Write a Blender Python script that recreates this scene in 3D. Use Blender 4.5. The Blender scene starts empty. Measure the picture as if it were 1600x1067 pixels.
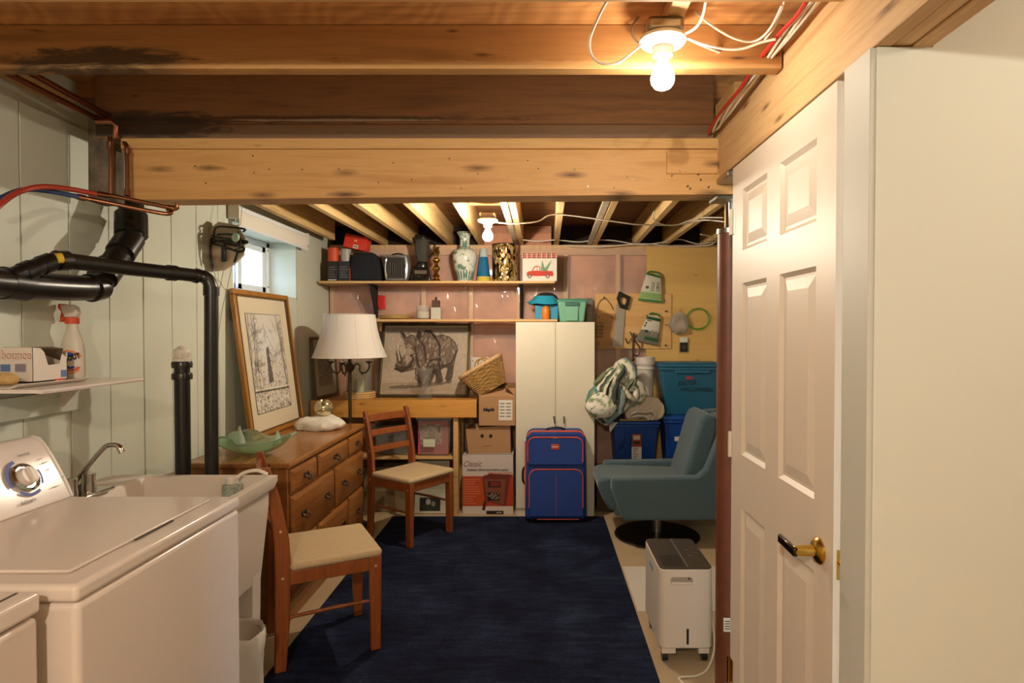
import bpy, bmesh, math, random
import numpy as np
from mathutils import Vector, Matrix, Euler, noise as mnoise
R = math.radians
random.seed(7)
SC = bpy.context.scene
COL = SC.collection

# ------------------------------------------------------------------ camera, world, exposure
EYE = Vector((0, 0, 1.455)); F = 950.0
YAW, PITCH = 0.0, -math.atan(17 / F)
cam_d = bpy.data.cameras.new('camera'); cam = bpy.data.objects.new('camera', cam_d); COL.objects.link(cam)
cam_d.sensor_width = 36; cam_d.lens = F / 1600 * 36; cam_d.clip_start = 0.05; cam_d.shift_x = -45 / 1600
cam.location = EYE; cam.rotation_euler = (R(90) + PITCH, 0, YAW)
SC.camera = cam
CM = cam.rotation_euler.to_matrix()

wd = bpy.data.worlds.new('sky'); SC.world = wd; wd.use_nodes = True
bg = wd.node_tree.nodes['Background']; bg.inputs[0].default_value = (0.66, 0.80, 1.0, 1); bg.inputs[1].default_value = 10.0
SC.view_settings.view_transform = 'Standard'; SC.view_settings.look = 'None'
SC.view_settings.gamma = 1; SC.view_settings.use_curve_mapping = False
SC.view_settings.exposure = 0.2
WARM = (1.0, 0.87, 0.69)
BULB = {'near': 165, 'far': 1350, 'entry': 230, 'added_fill': 2250}


def W(px, py, Y=None, X=None, z=None):
    """point of the room seen at a pixel of the 1600 x 1067 photograph, on one known plane"""
    d = CM @ Vector(((px - 845) / F, -(py - 533.5) / F, -1))
    if Y is not None: t = Y / d.y
    elif X is not None: t = X / d.x
    else: t = (z - EYE.z) / d.z
    return EYE + d * t


# ------------------------------------------------------------------ materials
def lin(h):
    h = h.lstrip('#'); c = [int(h[i:i + 2], 16) / 255 for i in (0, 2, 4)]
    return tuple(x / 12.92 if x <= .04045 else ((x + .055) / 1.055) ** 2.4 for x in c)


def rgba(c):
    if isinstance(c, str): c = lin(c)
    return (*c[:3], 1)


class NT:
    def __init__(s, name):
        s.m = bpy.data.materials.new(name); s.m.use_nodes = True
        s.t = s.m.node_tree; s.n = s.t.nodes; s.b = s.n['Principled BSDF']; s.out = s.n['Material Output']
    def new(s, k, **kw):
        n = s.n.new(k)
        for a, b in kw.items():
            if hasattr(n, a) and a not in ('inputs',): setattr(n, a, b)
        return n
    def link(s, a, b): s.t.links.new(a, b)
    def math(s, op, a, b=None, clamp=False):
        n = s.n.new('ShaderNodeMath'); n.operation = op; n.use_clamp = clamp
        for i, x in enumerate((a, b)):
            if x is None: continue
            if isinstance(x, (int, float)): n.inputs[i].default_value = x
            else: s.link(x, n.inputs[i])
        return n.outputs[0]
    def coords(s, scale, world=False):
        if world: o = s.n.new('ShaderNodeNewGeometry').outputs['Position']
        else: o = s.n.new('ShaderNodeTexCoord').outputs['Object']
        mp = s.n.new('ShaderNodeMapping'); mp.inputs['Scale'].default_value = scale
        s.link(o, mp.inputs[0]); return mp.outputs[0]
    def noise(s, vec, scale, detail=4, dist=0, rough=.55):
        n = s.n.new('ShaderNodeTexNoise'); n.inputs['Scale'].default_value = scale; n.inputs['Detail'].default_value = detail
        n.inputs['Distortion'].default_value = dist; n.inputs['Roughness'].default_value = rough
        if vec is not None: s.link(vec, n.inputs['Vector'])
        return n.outputs['Fac']
    def ramp(s, fac, stops, mode='LINEAR'):
        n = s.n.new('ShaderNodeValToRGB'); n.color_ramp.interpolation = mode
        e = n.color_ramp.elements
        while len(e) < len(stops): e.new(0.5)
        for i, (p, c) in enumerate(stops): e[i].position = p; e[i].color = rgba(c)
        s.link(fac, n.inputs[0]); return n.outputs[0]
    def mix(s, fac, a, b, blend='MIX'):
        n = s.n.new('ShaderNodeMix'); n.data_type = 'RGBA'; n.blend_type = blend
        for i, x in ((0, fac), (6, a), (7, b)):
            if isinstance(x, (int, float)): n.inputs[i].default_value = x
            elif isinstance(x, (tuple, str)): n.inputs[i].default_value = rgba(x)
            else: s.link(x, n.inputs[i])
        return n.outputs[2]
    def bump(s, fac, strength, dist=.01):
        n = s.n.new('ShaderNodeBump'); n.inputs['Strength'].default_value = strength; n.inputs['Distance'].default_value = dist
        s.link(fac, n.inputs['Height']); s.link(n.outputs[0], s.b.inputs['Normal'])
    def col(s, c):
        if isinstance(c, (tuple, str)): s.b.inputs['Base Color'].default_value = rgba(c)
        else: s.link(c, s.b.inputs['Base Color'])
    def set(s, rough=.5, metal=0, spec=None, **kw):
        s.b.inputs['Roughness'].default_value = rough; s.b.inputs['Metallic'].default_value = metal
        if spec is not None: s.b.inputs['Specular IOR Level'].default_value = spec
        for k, v in kw.items(): s.b.inputs[k.replace('_', ' ')].default_value = v
        return s.m


def plain(name, c, rough=.5, metal=0, var=.0, vs=8, bump=0, bs=60, world=False, **kw):
    t = NT(name); v = t.coords((1, 1, 1), world)
    c0 = lin(c) if isinstance(c, str) else c
    if var:
        n = t.noise(v, vs, 5)
        t.col(t.ramp(n, [(.3, tuple(x * (1 - var) for x in c0)), (.7, tuple(min(1, x * (1 + var)) for x in c0))]))
    else: t.col(c0)
    if bump: t.bump(t.noise(v, bs, 3), bump, .004)
    return t.set(rough, metal, **kw)


def wood(name, c1, c2, axis='X', rough=.6, knots=0, stains=(), world=False, flat=None, ring=0, grain=1.0, bump=.15, c3=None):
    t = NT(name)
    k = {'X': (.7, 11, 11), 'Y': (11, .7, 11), 'Z': (11, 11, .7)}[axis]
    v = t.coords(tuple(a * grain for a in k), world)
    big = t.noise(v, .8, 3, 1.2); fine = t.noise(v, 4.5, 8, .6, .7)
    f = t.math('ADD', t.math('MULTIPLY', big, .6), t.math('MULTIPLY', fine, .4))
    col = t.ramp(f, [(.36, c1), (.52, c2), (.66, c3 or c1)])
    if ring:
        wv = t.new('ShaderNodeTexWave'); wv.inputs['Scale'].default_value = ring; wv.inputs['Distortion'].default_value = 14; wv.inputs['Detail'].default_value = 2.5; wv.inputs['Detail Scale'].default_value = .55
        wv.bands_direction = 'DIAGONAL'; t.link(t.coords((1, .6, .35), world), wv.inputs['Vector'])
        col = t.mix(t.math('MULTIPLY', wv.outputs['Fac'], .28), col, c1, 'MULTIPLY')
    if knots:
        kk = {'X': (2.6, 8.5, 8.5), 'Y': (8.5, 2.6, 8.5), 'Z': (8.5, 8.5, 2.6)}[axis]
        if flat is not None: kk = tuple(a * (.8 if i != 2 else 1) for i, a in enumerate(kk))
        vo = t.new('ShaderNodeTexVoronoi'); vo.inputs['Scale'].default_value = 1.0
        kv_ = t.coords(kk, world); t.link(kv_, vo.inputs['Vector'])
        if flat is not None:
            vo.voronoi_dimensions = '2D'; kv_.node.inputs['Rotation'].default_value = (R(90), 0, 0) if flat == 1 else (0, R(90), 0)
        d = t.math('ADD', vo.outputs['Distance'], t.math('MULTIPLY', t.math('SUBTRACT', fine, .5), .25))
        m = t.math('SUBTRACT', 1, t.math('DIVIDE', d, .17 * knots), True)
        col = t.mix(t.math('MULTIPLY', m, .85), col, '#4a2a12')
    for (c, r, hexc, amt) in stains:
        g = t.new('ShaderNodeNewGeometry')
        sub = t.new('ShaderNodeVectorMath'); sub.operation = 'SUBTRACT'; t.link(g.outputs['Position'], sub.inputs[0]); sub.inputs[1].default_value = c
        dv = t.new('ShaderNodeVectorMath'); dv.operation = 'DIVIDE'; t.link(sub.outputs[0], dv.inputs[0]); dv.inputs[1].default_value = r
        ln = t.new('ShaderNodeVectorMath'); ln.operation = 'LENGTH'; t.link(dv.outputs[0], ln.inputs[0])
        nn = t.noise(t.coords((6, 6, 26), True), 1.0, 8, .8, .7)
        d = t.math('ADD', ln.outputs['Value'], t.math('MULTIPLY', t.math('SUBTRACT', nn, .5), 1.9))
        m = t.math('MULTIPLY', t.math('SUBTRACT', 1.0, d), 3.0, True)
        col = t.mix(t.math('MULTIPLY', m, amt), col, hexc)
    t.col(col); t.bump(fine, bump, .003)
    return t.set(rough)


def glass(name, c='#ffffff', rough=.02, tint=.0):
    t = NT(name); t.col(c)
    return t.set(rough, 0, Transmission_Weight=1.0, IOR=1.45)


def clear(name, c, gloss=.12, amount=.85, rough=.08):
    """thin clear film or plastic: mostly transparent with a gloss"""
    t = NT(name); tr = t.n.new('ShaderNodeBsdfTransparent'); tr.inputs[0].default_value = rgba(c)
    t.col(c); t.set(rough)
    mx = t.n.new('ShaderNodeMixShader'); mx.inputs[0].default_value = 1 - amount
    t.link(tr.outputs[0], mx.inputs[1]); t.link(t.b.outputs[0], mx.inputs[2]); t.link(mx.outputs[0], t.out.inputs[0])
    return t.m


def emis(name, c, s):
    t = NT(name); t.col(c); return t.set(.3, 0, Emission_Color=rgba(c), Emission_Strength=s)


def vcol(name, rough=.7, spec=.3):
    t = NT(name); a = t.n.new('ShaderNodeVertexColor'); a.layer_name = 'print'; t.col(a.outputs[0]); return t.set(rough, 0, spec)


# ------------------------------------------------------------------ mesh building
def rootmat(o):
    while o.parent is not None: o = o.parent
    return Matrix.Translation(o.location) @ o.rotation_euler.to_matrix().to_4x4()


class MB:
    def __init__(s): s.v = []; s.f = []
    def add(s, vs, fs):
        b = len(s.v); s.v += [Vector(p) for p in vs]; s.f += [[b + i for i in q] for q in fs]; return s
    def box(s, x0, y0, z0, x1, y1, z1):
        x0, x1 = sorted((x0, x1)); y0, y1 = sorted((y0, y1)); z0, z1 = sorted((z0, z1))
        return s.add([(x0, y0, z0), (x1, y0, z0), (x1, y1, z0), (x0, y1, z0), (x0, y0, z1), (x1, y0, z1), (x1, y1, z1), (x0, y1, z1)],
                     [(0, 3, 2, 1), (4, 5, 6, 7), (0, 1, 5, 4), (1, 2, 6, 5), (2, 3, 7, 6), (3, 0, 4, 7)])
    def taper(s, c, b, t, h):
        """box frustum: base centre c, half sizes b at the foot and t at the top, height h"""
        x, y, z = c
        return s.add([(x - b[0], y - b[1], z), (x + b[0], y - b[1], z), (x + b[0], y + b[1], z), (x - b[0], y + b[1], z),
                      (x - t[0], y - t[1], z + h), (x + t[0], y - t[1], z + h), (x + t[0], y + t[1], z + h), (x - t[0], y + t[1], z + h)],
                     [(0, 3, 2, 1), (4, 5, 6, 7), (0, 1, 5, 4), (1, 2, 6, 5), (2, 3, 7, 6), (3, 0, 4, 7)])
    def hexa(s, a, b, w, h, up=(0, 0, 1)):
        """bar from a to b, width w, height h"""
        a, b = Vector(a), Vector(b); d = (b - a).normalized(); u = Vector(up); r = d.cross(u)
        if r.length < 1e-5: r = d.cross(Vector((0, 1, 0)))
        r.normalize(); u = r.cross(d).normalized(); r = r * w / 2; u = u * h / 2
        return s.add([a - r - u, a + r - u, a + r + u, a - r + u, b - r - u, b + r - u, b + r + u, b - r + u],
                     [(0, 1, 2, 3), (7, 6, 5, 4), (0, 4, 5, 1), (1, 5, 6, 2), (2, 6, 7, 3), (3, 7, 4, 0)])
    def tube(s, pts, r, n=8, closed=False, caps=True):
        pts = [Vector(p) for p in pts]; m = len(pts); rr = r if isinstance(r, (list, tuple)) else [r] * m
        tan = []
        for i in range(m):
            a = pts[(i - 1) % m] if closed or i else pts[i]; b = pts[(i + 1) % m] if closed or i < m - 1 else pts[i]
            tan.append((b - a).normalized())
        ref = Vector((0, 0, 1)) if abs(tan[0].z) < .9 else Vector((1, 0, 0))
        nrm = tan[0].cross(ref).normalized(); vs = []
        for i in range(m):
            nrm = (nrm - tan[i] * nrm.dot(tan[i])).normalized(); bn = tan[i].cross(nrm)
            for k in range(n):
                a = 2 * math.pi * k / n; vs.append(pts[i] + (nrm * math.cos(a) + bn * math.sin(a)) * rr[i])
        fs = []
        for i in range(m if closed else m - 1):
            j = (i + 1) % m
            for k in range(n):
                fs.append((i * n + k, i * n + (k + 1) % n, j * n + (k + 1) % n, j * n + k))
        if not closed and caps: fs += [tuple(range(n))[::-1], tuple((m - 1) * n + k for k in range(n))]
        return s.add(vs, fs)
    def cyl(s, a, b, r, r2=None, n=20): return s.tube([a, b], [r, r if r2 is None else r2], n)
    def lathe(s, prof, c=(0, 0, 0), n=24, M=None):
        vs = []; fs = []; m = len(prof)
        for (r, z) in prof:
            for k in range(n):
                a = 2 * math.pi * k / n; p = Vector((max(r, 1e-4) * math.cos(a), max(r, 1e-4) * math.sin(a), z))
                vs.append((M @ p if M else p) + Vector(c))
        for i in range(m - 1):
            for k in range(n): fs.append((i * n + k, i * n + (k + 1) % n, (i + 1) * n + (k + 1) % n, (i + 1) * n + k))
        return s.add(vs, fs)
    def prism(s, poly, vec):
        poly = [Vector(p) for p in poly]; n = len(poly); vec = Vector(vec)
        return s.add(poly + [p + vec for p in poly], [tuple(range(n))[::-1], tuple(range(n, 2 * n))] + [(i, (i + 1) % n, n + (i + 1) % n, n + i) for i in range(n)])
    def ell(s, c, r, nu=20, nv=12):
        pr = [(math.sin(math.pi * i / nv), -math.cos(math.pi * i / nv)) for i in range(nv + 1)]
        M = Matrix.Diagonal(Vector(r)) if not isinstance(r, (int, float)) else Matrix.Diagonal(Vector((r, r, r)))
        return s.lathe(pr, c, nu, M)
    def xf(s, M): s.v = [M @ p for p in s.v]; return s
    def jitter(s, a, sc=3.0, seed=0):
        s.v = [p + a * mnoise.noise_vector(p * sc + Vector((seed, seed * 2.3, 0))) for p in s.v]; return s
    def mesh(s, name, mat, M=None, smooth=True):
        me = bpy.data.meshes.new(name); vs = [M @ p for p in s.v] if M else s.v
        me.from_pydata([tuple(p) for p in vs], [], s.f)
        bm = bmesh.new(); bm.from_mesh(me); bmesh.ops.remove_doubles(bm, verts=bm.verts, dist=1e-5)
        bmesh.ops.recalc_face_normals(bm, faces=bm.faces); bm.to_mesh(me); bm.free()
        if mat: me.materials.append(mat)
        if smooth:
            me.polygons.foreach_set('use_smooth', [True] * len(me.polygons)); me.set_sharp_from_angle(angle=R(38))
        me.update(); return me
    def build(s, name, mat, parent=None, bevel=0, smooth=True, local=False, origin=None, seg=2, subsurf=0):
        o = bpy.data.objects.new(name, None) if False else None
        if parent is not None:
            M = None if local else rootmat(parent).inverted()
            o = bpy.data.objects.new(name, s.mesh(name, mat, M, smooth)); COL.objects.link(o); o.parent = parent
        else:
            if origin is None:
                xs = [p.x for p in s.v]; ys = [p.y for p in s.v]; zs = [p.z for p in s.v]
                origin = Vector(((min(xs) + max(xs)) / 2, (min(ys) + max(ys)) / 2, min(zs)))
            o = bpy.data.objects.new(name, s.mesh(name, mat, Matrix.Translation(-Vector(origin)), smooth)); COL.objects.link(o); o.location = origin
        if bevel:
            b = o.modifiers.new('bevel', 'BEVEL'); b.width = bevel; b.segments = seg; b.limit_method = 'ANGLE'; b.angle_limit = R(40)
        if subsurf:
            b = o.modifiers.new('subsurf', 'SUBSURF'); b.levels = b.render_levels = subsurf
        return o


def tag(o, label, cat, group=None, kind=None):
    if label: o['label'] = label
    if cat: o['category'] = cat
    if group: o['group'] = group
    if kind: o['kind'] = kind
    return o


def thing(name, label, cat, loc=(0, 0, 0), rz=0, group=None, rot=None):
    o = bpy.data.objects.new(name, None); COL.objects.link(o); o.empty_display_size = .05
    o.location = loc; o.rotation_euler = rot if rot else (0, 0, rz)
    return tag(o, label, cat, group)


def struct(o, label=None):
    o['kind'] = 'structure'
    if label: o['label'] = label
    return o


def copy_tree(o, parent=None):
    c = o.copy(); COL.objects.link(c)
    if parent is not None: c.parent = parent
    for ch in o.children: copy_tree(ch, c)
    return c


def box(*a): return MB().box(*a)


def text(body, size, at, xd, yd, mat, parent, name='lettering', shear=0.0, align='CENTER', bold=0.0, squeeze=1.0, lift=.0008):
    cu = bpy.data.curves.new('lettering', 'FONT'); cu.body = body; cu.size = 1.0; cu.align_x = align; cu.align_y = 'CENTER'; cu.shear = shear
    cu.offset = bold; cu.resolution_u = 3; cu.space_line = .95
    t = bpy.data.objects.new('lettering', cu); COL.objects.link(t)
    dg = bpy.context.evaluated_depsgraph_get(); me = bpy.data.meshes.new_from_object(t.evaluated_get(dg))
    bpy.data.objects.remove(t); bpy.data.curves.remove(cu)
    xd = Vector(xd).normalized(); yd = Vector(yd).normalized(); nz = xd.cross(yd).normalized(); at = Vector(at) + nz * lift
    Mi = rootmat(parent).inverted()
    for v in me.vertices: v.co = Mi @ (at + xd * (v.co.x * size * squeeze) + yd * (v.co.y * size))
    me.materials.clear(); me.materials.append(mat)
    o = bpy.data.objects.new(name, me); COL.objects.link(o); o.parent = parent; return o


# ------------------------------------------------------------------ flat print: a small raster carried by a fine grid of faces
class Canvas:
    def __init__(s, w, h, bgc):
        s.w, s.h = w, h; s.a = np.empty((h, w, 3)); s.a[:] = lin(bgc)
        yy, xx = np.mgrid[0:h, 0:w]; s.x = (xx + .5) / w; s.y = (yy + .5) / h; s.asp = h / w
    def blend(s, m, c, al=1.0):
        m = np.clip(m, 0, 1)[..., None] * al; s.a = s.a * (1 - m) + np.array(lin(c) if isinstance(c, str) else c) * m
    def mask(s, poly):
        ins = np.zeros((s.h, s.w), bool); n = len(poly)
        for i in range(n):
            (x0, y0), (x1, y1) = poly[i], poly[(i + 1) % n]
            c = (y0 > s.y) != (y1 > s.y)
            with np.errstate(divide='ignore', invalid='ignore'):
                ins ^= c & (s.x < (x1 - x0) * (s.y - y0) / ((y1 - y0) or 1e-9) + x0)
        return ins
    def poly(s, p, c, al=1.0): m = s.mask(p); s.blend(m.astype(float), c, al); return m
    def rect(s, x0, y0, x1, y1, c, al=1.0): s.blend(((s.x >= x0) & (s.x <= x1) & (s.y >= y0) & (s.y <= y1)).astype(float), c, al)
    def line(s, p, q, wd, c, al=1.0):
        px, py = p; dx, dy = q[0] - px, (q[1] - py) * s.asp; L = dx * dx + dy * dy or 1e-9
        X, Y = s.x - px, (s.y - py) * s.asp; t = np.clip((X * dx + Y * dy) / L, 0, 1)
        d = np.hypot(X - t * dx, Y - t * dy); s.blend((wd - d) * s.w + .5, c, al)
    def path(s, pts, wd, c, al=1.0):
        for a, b in zip(pts, pts[1:]): s.line(a, b, wd, c, al)
    def ell(s, cx, cy, r, c, al=1.0, ry=None):
        d = np.hypot((s.x - cx) / r, (s.y - cy) * s.asp / (ry or r)); s.blend((1 - d) * r * s.w + .5, c, al)
    def noise(s, c, lo=0.0, seed=1, cell=3, al=1.0, m=None):
        rg = np.random.RandomState(seed); n = rg.rand(s.h // cell + 2, s.w // cell + 2)
        n = np.kron(n, np.ones((cell, cell)))[:s.h, :s.w]; k = (n > lo) * n
        s.blend(k * (1 if m is None else m), c, al)
    def build(s, name, o, u, v, mat, parent=None, rough=.7):
        """o = lower near corner, u and v = full edge vectors"""
        o, u, v = Vector(o), Vector(u), Vector(v); M = rootmat(parent).inverted() if parent is not None else Matrix()
        vs = [M @ (o + u * ((i) / (s.w - 1)) + v * ((j) / (s.h - 1))) for j in range(s.h) for i in range(s.w)]
        fs = [(j * s.w + i, j * s.w + i + 1, (j + 1) * s.w + i + 1, (j + 1) * s.w + i) for j in range(s.h - 1) for i in range(s.w - 1)]
        me = bpy.data.meshes.new(name); me.from_pydata([tuple(p) for p in vs], [], fs)
        at = me.color_attributes.new('print', 'FLOAT_COLOR', 'POINT')
        at.data.foreach_set('color', np.concatenate([s.a.reshape(-1, 3), np.ones((s.w * s.h, 1))], 1).astype(np.float32).ravel())
        me.materials.append(mat); ob = bpy.data.objects.new(name, me); COL.objects.link(ob)
        if parent is not None: ob.parent = parent
        return ob


def arc(c, r, a0, a1, n, u=(1, 0, 0), v=(0, 0, 1)):
    c, u, v = Vector(c), Vector(u), Vector(v)
    return [c + u * (r * math.cos(R(a0 + (a1 - a0) * i / n))) + v * (r * math.sin(R(a0 + (a1 - a0) * i / n))) for i in range(n + 1)]


def smoothpath(pts, k=5):
    pts = [Vector(p) for p in pts]; P = [pts[0]] + pts + [pts[-1]]; out = []
    for i in range(1, len(P) - 2):
        p0, p1, p2, p3 = P[i - 1:i + 3]
        for j in range(k):
            t = j / k
            out.append(.5 * ((2 * p1) + (p2 - p0) * t + (2 * p0 - 5 * p1 + 4 * p2 - p3) * t * t + (3 * p1 - p0 - 3 * p2 + p3) * t ** 3))
    return out + [pts[-1]]


# ------------------------------------------------------------------ shared materials
M = {}
M['pine'] = wood('pine_beam', '#b9854a', '#d3a469', 'X', .55, .85, world=True, c3='#c39254', flat=1)
M['pine_y'] = wood('pine_header', '#b58858', '#d2ad7d', 'Y', .6, .6, world=True, c3='#bf9362', flat=0)
M['joist_x'] = wood('joist_fir', '#94622f', '#b98a52', 'X', .7, .35, world=True, c3='#a37340')
M['joist_dark'] = wood('joist_stained', '#6f4a2a', '#94683f', 'X', .75, .35, world=True, c3='#5f402a')
M['joist_y'] = wood('joist_far', '#ab8450', '#d0ae76', 'Y', .7, .35, world=True, c3='#b98f58')
M['ply'] = wood('plywood_subfloor', '#9a6434', '#c08a50', 'X', .7, 0, world=True, grain=.55, c3='#a9703a', ring=9)
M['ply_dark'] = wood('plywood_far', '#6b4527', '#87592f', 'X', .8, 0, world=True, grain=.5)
M['ply_yellow'] = wood('plywood_yellow', '#d2a65e', '#dcb46c', 'X', .6, 0, world=True, grain=.3, bump=.05)
M['stud'] = wood('stud', '#c39a72', '#d6b189', 'Z', .7, .3, world=True)
M['shelfwood'] = wood('shelf_pine', '#b98d57', '#d2a970', 'X', .55, .3)
M['benchwood'] = wood('bench_pine', '#b5792e', '#cb9242', 'X', .45, .8)
M['maple'] = wood('dresser_maple', '#76441f', '#94602e', 'Y', .32, 0, bump=.04)
M['chairwood'] = wood('chair_wood', '#753c1b', '#924f25', 'Z', .34, 0, bump=.03)
M['wall'] = plain('painted_panel', '#c8ccbc', .55, var=.03, vs=2, world=True)
M['drywall'] = plain('painted_drywall', '#d0d2c8', .75, var=.015, vs=1.2, bump=.08, bs=90, world=True)
M['doorwhite'] = plain('door_white', '#dccfc0', .42)
M['grey_trim'] = plain('grey_trim', '#c4c4bc', .5)
M['white'] = plain('white_enamel', '#ded2c8', .22)
M['whiteplastic'] = plain('white_plastic', '#dcd3c6', .4)
M['black'] = plain('black_plastic', '#17130f', .28)
M['abs'] = plain('black_pipe', '#1a1714', .3)
M['chrome'] = plain('chrome', '#c8c4bd', .1, 1)
M['steel'] = plain('steel', '#9b958c', .3, 1)
M['brass'] = plain('brass', '#c79a45', .22, 1)
M['darkmetal'] = plain('dark_bronze', '#453a30', .42, .6)
M['copper'] = plain('copper', '#96664b', .28, 1, var=.12)
M['cable'] = plain('white_cable', '#d8cfc0', .5)
M['redcable'] = plain('red_cable', '#b5271b', .5)
M['card'] = plain('cardboard', '#a9815a', .8, var=.04, vs=5)
M['paper'] = plain('paper', '#d9d4c8', .8)
M['ink'] = plain('ink', '#1c1a1a', .7)
M['orange'] = plain('orange', '#d8532a', .5)
M['red'] = plain('red_print', '#b52a20', .5)
M['glass'] = glass('clear_glass')
M['print'] = vcol('printed_surface')
M['art'] = vcol('picture_print', .45)

# ================================================================== THE SETTING
WX = -1.81
M['floor'] = plain('concrete_floor', '#b59f7e', .6, var=.09, vs=2.5, bump=.1, bs=40, world=True)
floor = struct(box(-2.0, -2.1, -.06, 2.7, 5.5, 0).build('floor', M['floor'], smooth=False), 'bare beige concrete floor around the dark blue rug')

# --- panelled side wall with the window opening
Y0w, Y1w, Z0w, Z1w = 3.58, 4.525, 1.684, 2.112
wl = MB().box(-2.10, -2.1, 0, -1.826, Y0w, 2.455).box(-2.10, Y1w, 0, -1.826, 5.40, 2.455).box(-2.10, Y0w, 0, -1.826, Y1w, Z0w).box(-2.10, Y0w, Z1w, -1.826, Y1w, 2.455)
wall_left = struct(wl.build('wall_left', M['wall'], smooth=False), 'pale green panelled wall behind the washer and dresser')
ys = [2.123 + .216 * k for k in range(-19, 7)] + [Y0w]
for a, b in zip(ys, ys[1:]):
    if b - a < .03: continue
    g = .006 if abs(a - 2.771) < .01 else .0022
    box(-1.828, a + g, 0.0, WX, b - .0022, 2.25).build('panel', M['wall'], wall_left, .002)
box(-1.828, Y0w + .002, 0, WX, Y1w, Z0w).build('panel', M['wall'], wall_left)
box(-1.828, Y0w + .002, Z1w, WX, Y1w, 2.30).build('panel', M['wall'], wall_left)
box(-1.828, Y1w + .003, 0, WX, 5.2, 2.30).build('panel', M['wall'], wall_left)

# --- window
M['frame'] = plain('vinyl_frame', '#dfe3e6', .35)
win = struct(MB().box(-2.10, Y0w, Z0w - .001, -1.815, Y1w, Z0w + .012).box(-2.10, Y0w, Z1w - .012, -1.815, Y1w, Z1w + .001)
             .box(-2.10, Y0w, Z0w, -1.815, Y0w + .012, Z1w).box(-2.10, Y1w - .012, Z0w, -1.815, Y1w, Z1w).build('window_1', M['wall'], smooth=False), 'small basement slider window in a deep green reveal')
fx = -2.06
fr = MB()
for (a, b, c, d) in ((Y0w + .012, Y1w - .012, Z0w + .012, Z0w + .05), (Y0w + .012, Y1w - .012, Z1w - .05, Z1w - .012)):
    fr.box(fx - .03, a, c, fx + .05, b, d)
fr.box(fx - .03, Y0w + .012, Z0w + .012, fx + .05, Y0w + .055, Z1w - .012).box(fx - .03, Y1w - .06, Z0w + .012, fx + .05, Y1w - .012, Z1w - .012)
fr.build('window_frame', M['frame'], win, .004)
ym = 4.09
for nm, a, b, x in (('sash', Y0w + .05, ym + .025, fx + .005), ('sash', ym - .025, Y1w - .055, fx + .03)):
    s = MB().box(x - .01, a, Z0w + .05, x + .01, a + .05, Z1w - .05).box(x - .01, b - .05, Z0w + .05, x + .01, b, Z1w - .05)
    s.box(x - .01, a, Z0w + .05, x + .01, b, Z0w + .09).box(x - .01, a, Z1w - .09, x + .01, b, Z1w - .05)
    so = s.build('sash', M['frame'], win, .003)
    box(x - .003, a + .05, Z0w + .09, x + .003, b - .05, Z1w - .09).build('pane', clear('window_glass', '#f4f8ff', amount=.93), so, smooth=False)
M['scr'] = plain('brass_screw', '#5a5040', .4, .8)
for z in (Z0w + .09, Z1w - .07): MB().cyl((fx + .05, Y1w - .036, z), (fx + .053, Y1w - .036, z), .006, n=10).build('screw', M['scr'], win)
# outside the window
ext = struct(box(-4.6, 1.5, 1.2, -4.5, 12.0, 4.2).build('trim_8', plain('yellow_siding', '#d9dcb8', .8), smooth=False), 'pale siding of the house next door seen through the window')
for k in range(9): box(-4.5, 1.5, 1.25 + k * .2, -4.488, 12, 1.435 + k * .2).build('siding_board', ext.data.materials[0], ext, smooth=False)
box(-4.49, 6.6, 1.3, -4.46, 8.6, 1.75).build('low_vent_panel', plain('grey_blue_panel', '#8493ad', .6), ext)
struct(box(-4.6, 1.5, 1.25, -2.12, 12, 1.3).build('trim_9', plain('outside_ground', '#a8a48f', .9, var=.2, vs=6), smooth=False), 'gravel ground outside the window')

# --- rear wall of studs, pink batts and clear poly
M['batt'] = plain('pink_insulation', '#c68f72', .95, var=.28, vs=4, bump=.8, bs=28, world=True)
M['poly'] = clear('clear_poly', '#fbf3ec', amount=.80, rough=.07)
wall_back = struct(box(-2.0, 5.30, 0, 1.9, 5.40, 2.455).build('wall_back', M['ply_dark'], smooth=False), 'open stud wall filled with pink insulation behind clear poly')
sx = [-1.785, -1.407, -1.0, -.597, -.19, .213, .66, 1.09, 1.5]
for x in sx: box(x - .019, 5.20, .04, x + .019, 5.29, 2.10).build('stud', M['stud'], wall_back, .001)
box(-1.805, 5.20, 0, 1.74, 5.29, .04).build('bottom_plate', M['stud'], wall_back)
box(-1.805, 5.20, 2.10, 1.74, 5.29, 2.138).build('top_plate', wood('plate', '#c39a72', '#d6b189', 'X', .7, .3, world=True), wall_back)
box(-1.805, 5.205, 2.139, 1.74, 5.29, 2.186).build('top_plate', M['stud'], wall_back)
for a, b in zip(sx, sx[1:]):
    n = 6; m = MB(); vs = []; fs = []
    for j in range(17):
        for i in range(n + 1):
            x = a + .02 + (b - a - .04) * i / n; z = .042 + 2.056 * j / 16
            bul = .03 * math.sin(math.pi * i / n) * (1 if 0 < j < 16 else .4)
            vs.append((x, 5.262 - bul + .008 * mnoise.noise((x * 9, z * 9, 1)), z))
    for j in range(16):
        for i in range(n): q = j * (n + 1) + i; fs.append((q, q + 1, q + n + 2, q + n + 1))
    m.add(vs, fs); m.build('insulation_batt', M['batt'], wall_back)
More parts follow.
